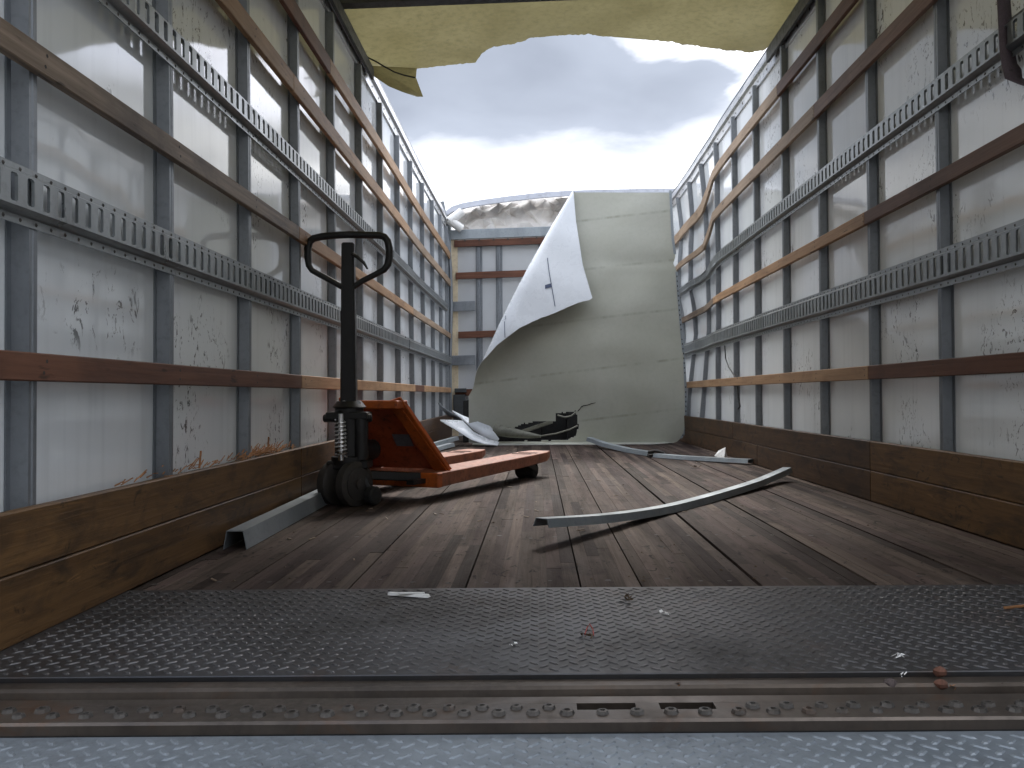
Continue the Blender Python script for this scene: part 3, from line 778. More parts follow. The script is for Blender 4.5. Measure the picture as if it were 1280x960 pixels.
# ------------------------------------------------------------------ added unseen building behind the camera, cuts the light into the open rear
BW = -4.4
blocker = empty('rear_light_blocker', (.2, BW, GZ), 'unseen grey facade added behind the camera to dim the light at the open rear of the truck', 'light blocker')
M['blocker_grey'] = paint('light_blocker_grey', (.33, .34, .35), .7, .1, 2., dirtamt=.3)
m = MB(); m.box(-16, 16, BW-12, BW, GZ-.1, 7.2); m.build('wall', M['blocker_grey'], blocker)
for x in (-12, -7.5, -3, 1.5, 6, 10.5):
    m = MB(); m.box(x, x+3.0, BW+.001, BW+.06, GZ, 2.9); m.build('blocker_door', M['darkrail'], blocker)
m = MB(); m.box(-16.1, 16.1, BW-12.1, BW+.12, 7.201, 7.4); m.build('blocker_cap', M['darkrail'], blocker)

# ------------------------------------------------------------------ truck chassis below (seen only from aside)
m = MB()
m.box(-.55, -.43, 1.0, 10.5, -.42, -.17); m.box(.85, .97, 1.0, 10.5, -.42, -.17)
for y in (2, 3.4, 4.8, 6.2, 7.6, 9): m.box(-.98, 1.4, y, y+.08, -.168, -.161)
for y in (6.6,):
    for x in (-.86, 1.0): m.tube([(x, y, -.66), (x+.28, y, -.66)], .46, 20)
tag(m.build('truck_chassis', M['darkrail']), 'dark truck chassis frame under the cargo floor', 'chassis')

# ------------------------------------------------------------------ the standing curled sheet
YP = 7.75; PX = YP/F
def S(u, v, y=YP): return atY(u, v, YP) + Vector((0, y-YP, 0))
P0, P1 = Vector((716, 239)), Vector((586, 496))
ax = (P1-P0).normalized(); AL = (P1-P0).length; nin = Vector((-ax.y, ax.x))
if nin.x < 0: nin = -nin
rad = lambda t: 3.5+21*t**1.1
bulge = lambda t: 5.5*math.sin(math.pi*min(1, max(0, t)))          # the fold line bows outward a little
def endd(t):   # how far in from the fold the loose edge lies
    k = [(0, .5), (.12, 21), (.28, 53), (.392, 82), (.40, 81), (.43, 71), (.47, 61), (.5, 54), (.53, 47), (.57, 36), (.643, 20), (.75, 5), (.867, -4), (1., -3)]
    for (a, b), (c, d) in zip(k[:-1], k[1:]):
        if a <= t <= c: return b+(d-b)*(t-a)/(c-a)
    return k[-1][1]
def redge(v):
    k = [(236, 838), (300, 841), (322, 844), (330, 841), (336, 845), (400, 850), (440, 854), (480, 857), (530, 857.5), (540, 856), (547, 852), (552, 846), (555, 838), (558, 825)]
    for (a, b), (c, d) in zip(k[:-1], k[1:]):
        if a <= v <= c: return b+(d-b)*(v-a)/(c-a)
    return k[0][1] if v < 236 else 825
def ledge(v): return 586+1.5*math.sin(v*.3)*.4 if v > 496 else None
hole = [(596, 551), (612, 549), (624, 538.5), (640, 536), (652, 530), (668, 527.5), (694, 526.5), (696, 517), (706, 515.5), (719, 513.5), (722.5, 520), (722, 538), (718, 547), (705, 550.5), (660, 551.5), (625, 552)]
def inside(p, poly):
    c = False; n = len(poly)
    for i in range(n):
        (x1, y1), (x2, y2) = poly[i], poly[(i+1) % n]
        if (y1 > p[1]) != (y2 > p[1]) and p[0] < (x2-x1)*(p[1]-y1)/(y2-y1)+x1: c = not c
    return c
def ydep(u, v):    # gentle belly in the sheet, and its foot sliding forward over the floor
    y = YP - .10*math.sin(math.pi*min(1, max(0, (u-590)/270)))*math.sin(math.pi*min(1, max(0, (v-236)/315))) + .015*mn.noise(Vector((u*.02, v*.025, 3.)))
    if v < 337: y += .009*(1-ss(328, 338, v))*ss(715, 770, u)
    return y
NT = 64; NU = 150
sh = MB(); vs = []; fs = []
rows = []
tl = [i/NT for i in range(NT+1)]
vv = []
for t in tl:
    B = P0+ax*(AL*t)-nin*bulge(t)+nin*rad(t)*(1-ss(.82, 1., t)); vv.append((B.x, B.y))
B_end = vv[-1]
v = B_end[1]; last = B_end[0]
extra = []
nE = 34
for i in range(1, nE+1):
    v2 = v+(553.5-v)*i/nE; extra.append((586+(last-586)*max(0, 1-i/5)**2, v2))
# at the end of the fold the loose edge falls back to the sheet's own left edge
grid = vv+extra
topv = lambda u: 238.5+1.0*mn.noise(Vector((u*.3, 0, 0)))+(.9 if 812 < u < 828 else 0)
for k, (bx, by) in enumerate(grid):
    row = []
    for j in range(NU+1):
        u = bx+(redge(by)-bx)*(j/NU)
        y = ydep(u, by)
        row.append(len(vs)); vs.append(S(u, by, y))
    rows.append(row)
uv = []
for k in range(len(grid)-1):
    for j in range(NU):
        u = .5*(grid[k][0]+grid[k+1][0]); u = u+(redge(.5*(grid[k][1]+grid[k+1][1]))-u)*((j+.5)/NU); v_ = .5*(grid[k][1]+grid[k+1][1])
        if inside((u+2.0*mn.noise(Vector((u*.2, v_*.2, 0))), v_+1.5*mn.noise(Vector((u*.2, v_*.2, 5.)))), hole): continue
        fs.append((rows[k][j], rows[k][j+1], rows[k+1][j+1], rows[k+1][j]))
# foot: curls forward on to the floor
frow = rows[-1]; prevr = frow
yb = None
for q, (dv, fwd) in enumerate(((554.5, .05), (555.6, .13), (556.6, .22))):
    row = []
    for j in range(NU+1):
        u = grid[-1][0]+6+(redge(556)-grid[-1][0]-6)*(j/NU)
        base = vs[frow[j]]; w_ = min(1, (846-u)/30) if u > 816 else 1
        row.append(len(vs)); vs.append(Vector((S(u, 553).x, base.y-fwd*max(.1, w_), max(.004, base.z*(1-(q+1)/3)+.004))))
    for j in range(NU): fs.append((prevr[j], prevr[j+1], row[j+1], row[j]))
    prevr = row
# the roll and the loose flap
NF = 18; fl_rows = []
for k, t in enumerate(tl):
    B = P0+ax*(AL*t)-nin*bulge(t)+nin*rad(t)*(1-ss(.82, 1., t)); r = rad(t); e = endd(t)
    e += 1.3*mn.noise(Vector((t*60, 0, 8.))) if t > .39 and t < .62 else 0
    y0_ = ydep(B.x, B.y); rw = r*PX
    e2 = e+bulge(t)
    if e2 >= r: L = math.pi*r+(e2-r)
    else:
        th = math.pi-math.asin(max(-1, min(1, (r-e2)/r))) if e2 > 0 else math.pi/2+.25*max(0, 1+e2/6)
        L = r*th
    if t > .8: L *= 1-.985*ss(.8, .985, t)
    row = [rows[k][0]]
    for i in range(1, NF+1):
        d = L*i/NF; th = min(math.pi, d/r)
        lat = -r*math.sin(th)+(max(0, d-math.pi*r)); 
        Yo = rw*(1-math.cos(th))
        q = B+nin*lat
        row.append(len(vs)); vs.append(S(q.x, q.y, y0_-Yo-.02*max(0, d-math.pi*r)/80))
    fl_rows.append(row)
for k in range(NT):
    for i in range(NF): fs.append((fl_rows[k][i], fl_rows[k][i+1], fl_rows[k+1][i+1], fl_rows[k+1][i]))
# slab: two skins 4 mm apart, olive inside and white outside
sh.keepn = True
me_ = bpy.data.meshes.new('tmp'); me_.from_pydata([tuple(p) for p in vs], [], fs)
bm = bmesh.new(); bm.from_mesh(me_); bmesh.ops.remove_doubles(bm, verts=bm.verts, dist=.0004)
bm.normal_update()
# orient so that the flat part faces the truck's rear (-Y)
bmesh.ops.recalc_face_normals(bm, faces=bm.faces)
big_ = [f for f in bm.faces if f.calc_center_median().x > .9]
if sum(f.normal.y for f in big_) > 0: bmesh.ops.reverse_faces(bm, faces=bm.faces)
bm.normal_update()
curl = empty('curled_sheet', (.4, YP, 0), 'large raw fibreglass roof sheet standing upright, top corner curled over to its white side', 'sheet')
def skin(name, mat, off):
    bm2 = bm.copy(); bm2.normal_update()
    for v_ in bm2.verts: v_.co = v_.co+v_.normal*off
    if off < 0: bmesh.ops.reverse_faces(bm2, faces=bm2.faces)
    for v_ in bm2.verts: v_.co -= Vector(curl['_o'])
    me = bpy.data.meshes.new(name); bm2.to_mesh(me); bm2.free(); me.materials.append(mat)
    me.polygons.foreach_set('use_smooth', [True]*len(me.polygons))
    o = bpy.data.objects.new(name, me); C.objects.link(o); o.parent = curl; return o
skin('inner_face', M['olive'], .0018); skin('outer_face', M['sheet_white'], -.0018)
# cut edge between the two skins
bnd = [e for e in bm.edges if e.is_boundary]
ed = MB()
for e in bnd:
    a, b = e.verts
    ed.add([a.co+a.normal*.0022, b.co+b.normal*.0022, b.co-b.normal*.0022, a.co-a.normal*.0022], [(0, 1, 2, 3)])
stuff(ed.build('cut_edge', M['white_tube'], curl))
# aluminium trim along the right edge, with staple marks
tr = MB(); path = [S(redge(v_), v_, ydep(redge(v_), v_)) for v_ in (238, 260, 280, 300, 318)]
tr.sweep([(-.012, -.006), (.012, -.006), (.012, .006), (-.012, .006)], path, [((1, 0, 0), (0, 1, 0))]*len(path)); tr.build('edge_trim', M['galv_light'], curl)
tr = MB(); path = [S(redge(v_), v_, ydep(redge(v_), v_)) for v_ in (340, 370, 400, 430, 460, 490, 520, 532, 541, 548)]
tr.sweep([(-.011, -.006), (.011, -.006), (.011, .006), (-.011, .006)], path, [((1, 0, 0), (0, 1, 0))]*len(path)); tr.build('edge_trim', M['galv_light'], curl)
sm = MB()
for v_ in range(346, 545, 6):
    p = S(redge(v_)-.2, v_, ydep(redge(v_), v_)-.0075); sm.box(p.x-.004, p.x+.004, p.y-.001, p.y, p.z-.008, p.z+.008)
stuff(sm.build('staples', M['nail'], curl))
cr = MB(); cpx = [(722, 514, .9), (724.5, 511.5, .8), (726, 509, 1.0), (729, 507.2, .7), (734, 506.4, .6), (739, 504.6, .6), (744, 503.4, .3)]
cr.add([S(u, v-w_, ydep(u, v)-.005) for u, v, w_ in cpx]+[S(u, v+w_*.6, ydep(u, v)-.005) for u, v, w_ in cpx], [(i, i+1, len(cpx)+i+1, len(cpx)+i) for i in range(len(cpx)-1)])
cr.build('crack', M['hole'], curl)
# blue decal remnants on the white side, laid on the flap
def flap_pt(t, e):
    B = P0+ax*(AL*t)-nin*bulge(t)+nin*rad(t); r = rad(t)
    e2 = e+bulge(t)
    if e2 >= r: q = B+nin*(e2-r); Yo = 2*r*PX+.02*(e2-r)/80; 
    else: th = math.pi-math.asin(max(-1., min(1., (r-e2)/r))); q = B-nin*r*math.sin(th); Yo = r*PX*(1-math.cos(th))
    return S(q.x, q.y, ydep(B.x, B.y)-Yo-.008)
def te(u, v): d = Vector((u, v))-P0; return d.dot(ax)/AL, d.dot(nin)
for pl, wd in (([(684, 327), (686, 345), (688.5, 360), (691, 374), (693, 387)], .9), ([(632, 405), (632.5, 418), (633, 425)], .7)):
    L_ = [flap_pt(*te(u-wd*.5, v)) for u, v in pl]; R_ = [flap_pt(*te(u+wd*.5, v)) for u, v in pl]
    dm = MB(); dm.add(L_+R_, [(i, i+1, len(pl)+i+1, len(pl)+i) for i in range(len(pl)-1)]); dm.build('decal_line', M['blue_mark'], curl)
for (u, v) in ((685, 362), (631, 401)):
    w_, h_ = (4, 2.4) if u > 650 else (2.5, 2.2)
    dm = MB(); dm.add([flap_pt(*te(u+a*w_, v+b*h_-a*1.2)) for a, b in ((-1, -1), (1, -1), (1, 1), (-1, 1))], [(0, 1, 2, 3)]); dm.build('decal_mark', M['blue_mark'], curl)

# torn pieces at the foot of the sheet
def slab(name, pts, mat, th=.004):
    m = MB(); P = [Vector(p) for p in pts]; n = len(P)
    nrm = (P[1]-P[0]).cross(P[2]-P[0]).normalized()*th
    m.add(P+[p-nrm for p in P], [tuple(range(n)), tuple(range(2*n-1, n-1, -1))]+[(i, (i+1) % n, n+(i+1) % n, n+i) for i in range(n)])
    return m.build(name, mat)
def strip(L_, R_, name, mat, th=.004):
    m = MB(); n = len(L_); vs = [Vector(p) for p in L_]+[Vector(p) for p in R_]
    m.add(vs, [(i, i+1, n+i+1, n+i) for i in range(n-1)])
    o = m.build(name, mat, smooth=True); s = o.modifiers.new('thickness', 'SOLIDIFY'); s.thickness = th; return o
Yt = 7.45
o = strip([atY(550, 525, 7.75), atY(562, 525.2, 7.7), atY(578, 526, 7.66), atY(592, 540, 7.6), atY(610, 549, 7.5), atY(624, 553, 7.45)],
          [atY(551, 527, 7.72), atY(565, 535, 7.5), atY(578, 543, 7.42), atY(590, 550.5, 7.36), atY(604, 555, 7.36), atY(622, 557.5, 7.36)], 'torn_sheet', M['sheet_white'])
tag(o, 'widest pale torn tongue pointing left on the floor below the curled sheet', 'sheet scrap')
o = strip([atY(565, 513, 7.9), atY(577, 519, 7.85), atY(597, 527, 7.75), atY(613, 533, 7.7), atY(624, 549, 7.66)],
          [atY(566, 515, 7.88), atY(578, 525, 7.8), atY(592, 538, 7.68), atY(606, 547, 7.62), atY(622, 552, 7.6)], 'torn_sheet', M['sheet_white'])
tag(o, 'pale torn sliver rising behind the widest torn tongue', 'sheet scrap')
o = strip([atY(547.5, 503, 8.1), atY(551, 511, 8.05), atY(560, 519, 8.0), atY(574, 525, 7.95), atY(588, 534, 7.9)],
          [atY(550, 503.5, 8.05), atY(554, 509, 8.0), atY(564, 515.5, 7.95), atY(578, 522, 7.9), atY(590, 531, 7.85)], 'torn_sheet', M['galv'])
tag(o, 'thin grey curled strip standing up behind the torn pale pieces at the far left', 'sheet scrap')
# debris seen through the hole
m = MB(); m.tube([atY(619, 537, 7.72), atY(640, 541, 7.66), atY(660, 544, 7.62), atY(676, 545.5, 7.6)], [.055, .045, .03, .012], 10)
tag(m.build('rolled_liner', M['tube_liner'], smooth=True), 'olive rolled liner scrap lying in the hole at the foot of the curled sheet', 'scrap')
m = MB()
A, B = atY(652, 540, 7.86), atY(690, 527, 8.05); m.bar(A, B, (.01, .012, 0), (0, 0, .018))
tag(m.build('grey_batten', M['tube_liner'], bevel=.002), 'short grey batten leaning in the dark hole of the curled sheet', 'batten')
m = MB(); m.tube([atY(676, 545, 7.9), atY(695, 542, 7.9), atY(712, 537, 7.9), atY(722, 532, 7.92)], .008, 6)
tag(m.build('bent_rod', M['tube_liner'], smooth=True), 'thin bent rod across the dark hole of the curled sheet', 'rod')
m = MB(); m.tube([atY(697, 519, 7.86), atY(706, 521.5, 7.84), atY(714, 520, 7.85), atY(720, 515, 7.86)], .008, 6)
tag(m.build('bent_rod', M['tube_liner'], smooth=True), 'small curved rod end in the upper right of the dark hole', 'rod')
m = MB()
for k in range(5):
    x = -.72+.25*k; m.hexa([(x, 8.06+.05*(k % 2), .004), (x+.2499, 8.06+.05*(k % 2), .004), (x+.2499, 8.5, .004), (x, 8.5, .004), (x, 8.12+.05*(k % 2), .40+.05*(k % 3)), (x+.2499, 8.14, .44), (x+.2499, 8.5, .44), (x, 8.5, .4)])
tag(m.build('dark_hole_fill', M['hole'], bevel=.004), 'black debris blocks behind the hole in the curled sheet, coloured as its dark interior', 'debris')  # near-black blocks paint in the dark interior behind the hole

# ------------------------------------------------------------------ loose steel channels
def channel(name, path, mat, label, w_=.06, h_=.035, roll=0., group=None):
    path = [Vector(p) for p in path]; fr = []
    for i in range(len(path)):
        t = (path[min(i+1, len(path)-1)]-path[max(i-1, 0)]).normalized()
        s_ = t.cross(Vector((0, 0, 1))).normalized(); up = s_.cross(t).normalized()
        s2 = s_*math.cos(roll)+up*math.sin(roll); u2 = up*math.cos(roll)-s_*math.sin(roll)
        fr.append((s2, u2))
    a = w_/2; t_ = .0022
    pr = [(-a*.72, h_), (a*.72, h_), (a, 0), (a-t_, 0), (a*.72-t_*1.1, h_-t_), (-a*.72+t_*1.1, h_-t_), (-a+t_, 0), (-a, 0)]
    m = MB(); m.sweep(pr, path, fr)
    o = m.build(name, M[mat]); tag(o, label, 'steel channel', group); return o
G = 'loose steel channels on the floor'
channel('steel_channel', [(-.893, 2.475, .002), (-.90, 2.9, .002), (-.91, 3.4, .002), (-.914, 3.75, .002)], 'galv_light', 'straight pale steel channel lying along the left kick plank, running under the pallet jack', .07, .055, 0, G)
pts = [(.007, 2.50, .058), (.235, 2.81, .026), (.477, 3.17, .004), (.737, 3.55, .003), (1.0, 3.92, .014), (1.15, 4.15, .025), (1.285, 4.34, .042)]
cp_ = [Vector(p) for p in pts]; pts = []
for i in range(len(cp_)-1):
    p0, p1, p2, p3 = cp_[max(0, i-1)], cp_[i], cp_[i+1], cp_[min(len(cp_)-1, i+2)]
    for k in range(4):
        t = k/4; pts.append(.5*((2*p1)+(p2-p0)*t+(2*p0-5*p1+4*p2-p3)*t*t+(3*p1-p0-3*p2+p3)*t**3))
pts.append(cp_[-1])
channel('steel_channel', pts, 'galv_light', 'long bent steel channel lying across the open floor at right of the pallet jack', .06, .026, 0, G)
channel('steel_channel', [(.84, 5.98, .003), (1.0, 5.75, .003), (1.18, 5.52, .006), (1.345, 5.32, .01)], 'galv_light', 'shiny flat steel channel piece ending at the right kick plank', .07, .025, 0, G)
channel('steel_channel', [(.45, 7.3, .05), (.56, 6.95, .02), (.70, 6.5, .004), (.82, 6.1, .003)], 'galv_light', 'steel channel piece with its end resting on the foot of the curled sheet', .07, .03, 0, G)
channel('steel_channel', [(-.93, 6.8, .02), (-.86, 7.05, .03), (-.72, 7.4, .06)], 'galv_light', 'short pale steel channel near the left kick plank behind the orange jack', .06, .03, 0, G)
channel('steel_channel', [(-.86, 6.4, .004), (-.8, 6.9, .01), (-.74, 7.2, .015)], 'galv_light', 'short steel channel beside the foremost torn sheet tongue behind the jack', .06, .03, 0, G)
m = MB(); m.tube([(.80, 6.08, .03), (.84, 6.02, .045), (.90, 6.0, .03)], .012, 6); m.box(.79, .92, 5.98, 6.08, .003, .02)
tag(m.build('channel_joint', M['nail'], smooth=True), 'dark torn joint between the two far channel pieces', 'metal scrap')
o = slab('paper_scrap', [(1.20, 5.72, .03), (1.25, 5.66, .004), (1.29, 5.72, .004), (1.28, 5.74, .085), (1.24, 5.78, .06)], M['white_scrap']); tag(o, 'white scrap standing on the floor behind the shiny channel', 'paper scrap')

# ------------------------------------------------------------------ pallet jack
PO = Vector((-.785, 3.50, 0)); D = Vector((.415, .91, 0)).normalized(); RT = Vector((D.y, -D.x, 0)); UP = Vector((0, 0, 1))
jack = empty('pallet_jack', PO, 'orange hand pallet jack with black upright loop handle on the left of the floor', 'pallet jack')
def J(lx, ly, z): return PO+RT*lx+D*ly+UP*z
def fk_root(f): return jack
for s in (-1, 1):
    c = s*.205; m = MB(); hw = .08
    st = [(.24, .055, .118, .078), (.40, .06, .120, .08), (1.18, .075, .130, .08), (1.39, .085, .134, .08), (1.47, .10, .136, .06), (1.49, .108, .134, .045)]
    prof_ = []
    vs = []; t_ = .008
    for (ly, zb, zt, hw) in st:
        ring = [(-hw, zb), (-hw, zt), (hw, zt), (hw, zb), (hw-t_, zb), (hw-t_, zt-t_), (-hw+t_, zt-t_), (-hw+t_, zb)]
        vs += [J(c+a, ly, z) for a, z in ring]
    n = 8
    m.add(vs, [(i*n+j, i*n+(j+1) % n, (i+1)*n+(j+1) % n, (i+1)*n+j) for i in range(len(st)-1) for j in range(n)]+[tuple(range(n)), tuple((len(st)-1)*n+j for j in range(n))])
    fk = m.build('fork', M['orange_worn'], jack, bevel=.003)
    m = MB()
    for q in (.06,): m.tube([J(c-.055, 1.29, .043), J(c-.048, 1.29, .043), J(c+.048, 1.29, .043), J(c+.055, 1.29, .043)], [.036, .043, .043, .036], 16)
    m.build('fork_roller', M['rubber'], jack, smooth=True)
    m = MB(); m.bar(J(c-.06, 1.18, .085), J(c-.06, 1.30, .045), RT*.005, UP*.014); m.bar(J(c+.06, 1.18, .085), J(c+.06, 1.30, .045), RT*.005, UP*.014)
    m.build('roller_bracket', M['black'], jack)
    for q in (1.22, 1.30):
        m = MB(); m.hexa([J(c-.055, q, .1335), J(c+.055, q, .1335), J(c+.055, q+.016, .1335), J(c-.055, q+.016, .1335), J(c-.055, q, .1352), J(c+.055, q, .1352), J(c+.055, q+.016, .1352), J(c-.055, q+.016, .1352)])
        m.build('fork_slot', M['hole'], fk_root(fk))
    m = MB(); m.bar(J(c, .14, .085), J(c, 1.0, .075), RT*.018, UP*.010); m.build('push_rod', M['black'], jack)
    # slanting strap from the head of the frame down to the fork heel
    m = MB(); A, B = J(s*.125, .15, .428), J(s*.235, .36, .115)
    dr = (B-A).normalized(); wv = (RT*1. - dr*RT.dot(dr)).normalized(); hv = dr.cross(wv)
    m.bar(A-dr*.01, B+dr*.02, wv*.040, hv*.006); m.build('frame_strap', M['orange'], jack, bevel=.003)
    m = MB(); A2 = A-wv*s*.0+RT*s*.030; 
    m.hexa([J(s*.138, .16, .40), J(s*.148, .16, .40), J(s*.262, .345, .12), J(s*.252, .345, .12), J(s*.138, .20, .425), J(s*.148, .20, .425), J(s*.272, .375, .125), J(s*.262, .375, .125)])
    m.build('strap_flange', M['orange'], jack)
m = MB(); m.hexa([J(-.285, .235, .055), J(.285, .235, .055), J(.285, .275, .055), J(-.285, .275, .055), J(-.285, .235, .118), J(.285, .235, .118), J(.285, .275, .118), J(-.285, .275, .118)])
m.build('cross_member', M['orange'], jack, bevel=.004)
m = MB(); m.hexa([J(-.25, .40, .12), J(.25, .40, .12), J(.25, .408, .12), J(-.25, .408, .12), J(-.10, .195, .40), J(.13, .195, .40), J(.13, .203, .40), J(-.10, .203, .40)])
M['orange_shaded'] = paint('shaded_grimy_orange', (.30, .055, .014), .55, .3, 9., dirt=(.035, .02, .015), dirtamt=.95)  # the set-back bulkhead's shade is painted in, along with grime
m.build('bulkhead', M['orange_shaded'], jack)
m = MB(); m.hexa([J(-.06, .06, .395), J(.165, .10, .395), J(.165, .19, .395), J(-.10, .19, .395), J(-.06, .06, .432), J(.165, .10, .432), J(.165, .19, .432), J(-.10, .19, .432)])
m.build('head_plate', M['orange'], jack, bevel=.005)
m = MB(); A, B = J(-.01, .208, .27), J(.07, .208, .27)
zy = lambda z: .40-.205*(z-.12)/.28
m.hexa([J(.02, zy(.225)-.006, .225), J(.11, zy(.225)-.006, .225), J(.11, zy(.225)-.002, .225), J(.02, zy(.225)-.002, .225), J(.02, zy(.28)-.006, .28), J(.11, zy(.28)-.006, .28), J(.11, zy(.28)-.002, .28), J(.02, zy(.28)-.002, .28)])
m.build('sticker', M['sticker'], jack)
m = MB()
def W(x, y, z): return PO+Vector((x, y, z))
m.tube([W(0, 0, .17), W(0, 0, .20), W(0, 0, .205), W(0, 0, .40), W(0, 0, .405), W(0, 0, .43)], [.075, .075, .06, .06, .07, .05], 14)
m.tube([J(0, .02, .22), J(0, .16, .22)], .045, 12)
m.tube([W(.055, -.03, .19), W(.055, -.03, .38)], .03, 10)
m.build('pump_body', M['black'], jack, smooth=True)
m = MB(); m.box(PO.x-.085, PO.x+.085, PO.y-.06, PO.y+.05, .355, .385); m.tube([W(-.10, -.03, .36), W(.10, -.03, .36)], .017, 10); m.build('pivot_bracket', M['black'], jack, bevel=.004)
m = MB(); hel = [W(-.015+.022*math.cos(a*.5), -.085+.022*math.sin(a*.5), .205+.15*a/120.) for a in range(0, 121)]
m.tube(hel, .0042, 5); m.build('spring', M['chrome'], jack, smooth=True)
m = MB(); m.tube([W(-.015, -.085, .19), W(-.015, -.085, .38)], .012, 10); m.build('piston', M['chrome'], jack, smooth=True)
AXL_ = Vector((.86, -.51, 0)); WC_ = W(-.012, -.03, .098)
m = MB(); m.box(PO.x-.085, PO.x+.085, PO.y-.05, PO.y+.07, .15, .185); m.tube([WC_-AXL_*.08, WC_+AXL_*.08], .016, 8); m.bar(J(.0, .05, .12), J(.20, .27, .095), RT*.03, UP*.02); m.bar(J(.0, .05, .12), J(-.20, .27, .095), RT*.03, UP*.02)
m.build('steer_base', M['black'], jack, bevel=.005)
AXL = Vector((.86, -.51, 0)); WC = W(-.012, -.03, .092)
M['tyre'] = paint('grey_brown_tyre', (.035, .031, .028), .6, .3, dirt=(.09, .075, .06), dirtamt=.6)
M['hub'] = steel('dark_hub_steel', (.05, .05, .05), (.11, .105, .10), .6, .45, 12., .5)
for s, r_ in ((1, .092), (-1, .092)):
    cc = WC+AXL*(s*.052); m = MB()
    m.tube([cc-AXL*.023, cc-AXL*.017, cc+AXL*.017, cc+AXL*.023], [r_-.008, r_, r_, r_-.008], 28)
    wh = m.build('steer_wheel', M['tyre'], jack, smooth=True)
    m = MB(); m.tube([cc+AXL*(s*.0245-.002), cc+AXL*(s*.0245+.002)], .068, 20); m.tube([cc+AXL*(s*.03-.006), cc+AXL*(s*.03+.006)], .022, 12); m.build('hub', M['hub'], jack, smooth=True)
cc = W(.105, -.045, .042); m = MB(); m.tube([cc-AXL*.02, cc-AXL*.015, cc+AXL*.015, cc+AXL*.02], [.032, .038, .038, .032], 18); m.build('brake_roller', M['rubber'], jack, smooth=True)
m = MB(); m.bar(W(.105, -.045, .042), W(.06, -.02, .14), (.008, 0, 0), (0, .012, 0)); m.build('brake_arm', M['black'], jack)
# drawbar and loop handle
m = MB(); tx = lambda z: -.012*(z-.4)
m.hexa([W(-.033, -.03, .385), W(.033, -.03, .385), W(.033, .02, .385), W(-.033, .02, .385), W(-.026-.0, -.024, 1.09), W(.026, -.024, 1.09), W(.026, .014, 1.09), W(-.026, .014, 1.09)])
m.build('drawbar', M['black'], jack, bevel=.006)
hp = [(-.005, .893), (-.06, .925), (-.115, .955), (-.150, .975), (-.163, .995), (-.167, 1.03), (-.168, 1.065), (-.160, 1.095), (-.143, 1.108), (-.11, 1.115), (-.05, 1.121), (.0, 1.123), (.06, 1.121), (.13, 1.119), (.152, 1.113), (.166, 1.095), (.172, 1.065), (.172, 1.03), (.166, .998), (.150, .976), (.115, .957), (.06, .930), (.005, .893)]
m = MB(); m.tube([W(x, -.012, z) for x, z in hp], [.012]*3+[.0125, .0135, .0150, .0155, .0155, .0155]+[.015]*6+[.0155, .0155, .0155, .015, .0135, .0125]+[.012]*2, 10)
m.build('loop_handle', M['black'], jack, smooth=True)
m = MB(); m.tube([W(.02, -.03, 1.04), W(.045, -.035, 1.025), W(.072, -.037, 1.0), W(.086, -.036, .975)], [.008, .008, .0065, .004], 8); m.build('release_lever', M['black'], jack, smooth=True)
for bx, by in ((-.012, -.045), (.05, -.06)):
    bm_ = MB(); bm_.tube([W(bx, by, .425), W(bx, by+.014, .425)], .009, 8); bm_.build('bolt_head', M['chrome'], jack)

# ------------------------------------------------------------------ strap hanging at upper right
yS = 2.46
cpt = [(1254, -60), (1254, 0), (1256, 30), (1258, 60), (1261, 80), (1266, 93), (1275, 102), (1290, 108), (1310, 104)]
L_, R_ = [], []
for i, (u, v) in enumerate(cpt):
    hw = (8, 8, 8.5, 9, 9.5, 10, 6, 4, 4)[i]; du = hw if i < 6 else hw*.4; dv = 0 if i < 5 else hw*.9
    L_.append(atY(u-du, v+dv*.6, yS-.01*i)); R_.append(atY(u+du, v-dv*.6, yS+.015-.008*i))
o = strip(L_, R_, 'webbing_strap', M['webbing'], .003)
tag(o, 'dark purple webbing strap hanging over the upper track on the right wall', 'strap')

cp = [atX(u, v, 1.385) for u, v in ((906, 432), (907, 448), (911, 459), (917, 468), (921, 476))]
m = MB(); m.tube(cp, .0045, 5); m.tube([atX(u, v, 1.365) for u, v in ((922, 483), (923, 497), (925, 508), (923, 511))], .006, 5)
m.build('loose_cord', M['cable'], right, smooth=True)
# ------------------------------------------------------------------ litter
def clump(c, r, n, mat, name, seed, flat=.6):
    rnd = random.Random(seed); m = MB()
    for _ in range(n):
        p = Vector((rnd.gauss(0, r*.4), rnd.gauss(0, r*.4), abs(rnd.gauss(0, r*.35))*flat+.003))+Vector(c)
        a = Vector((rnd.uniform(-1, 1), rnd.uniform(-1, 1), rnd.uniform(-.6, .6)))*r*.5; b = Vector((rnd.uniform(-1, 1), rnd.uniform(-1, 1), rnd.uniform(-.4, .6)))*r*.4
        q = [p-a, p-b*.6, p+a, p+b]
        for k in q: k.z = max(k.z, c[2]+.0006)
        m.add(q, [(0, 1, 2), (0, 2, 3)])
    return m.build(name, mat)
def pebble(c, r, mat, name, seed, sq=.8):
    m = MB(); rows_ = 5; n = 9; vs = []
    for i in range(rows_+1):
        ph = math.pi*i/rows_
        for k in range(n):
            a = 2*math.pi*k/n; d = Vector((math.sin(ph)*math.cos(a), math.sin(ph)*math.sin(a), math.cos(ph)*sq))
            d *= r*(1+.18*mn.noise(d*2+Vector((seed, 0, 0)))); vs.append(Vector(c)+d+Vector((0, 0, r*sq*.95)))
    m.add(vs, [(i*n+k, i*n+(k+1) % n, (i+1)*n+(k+1) % n, (i+1)*n+k) for i in range(rows_) for k in range(n)])
    return m.build(name, mat, smooth=True)
p = atZ(510, 746, .006)
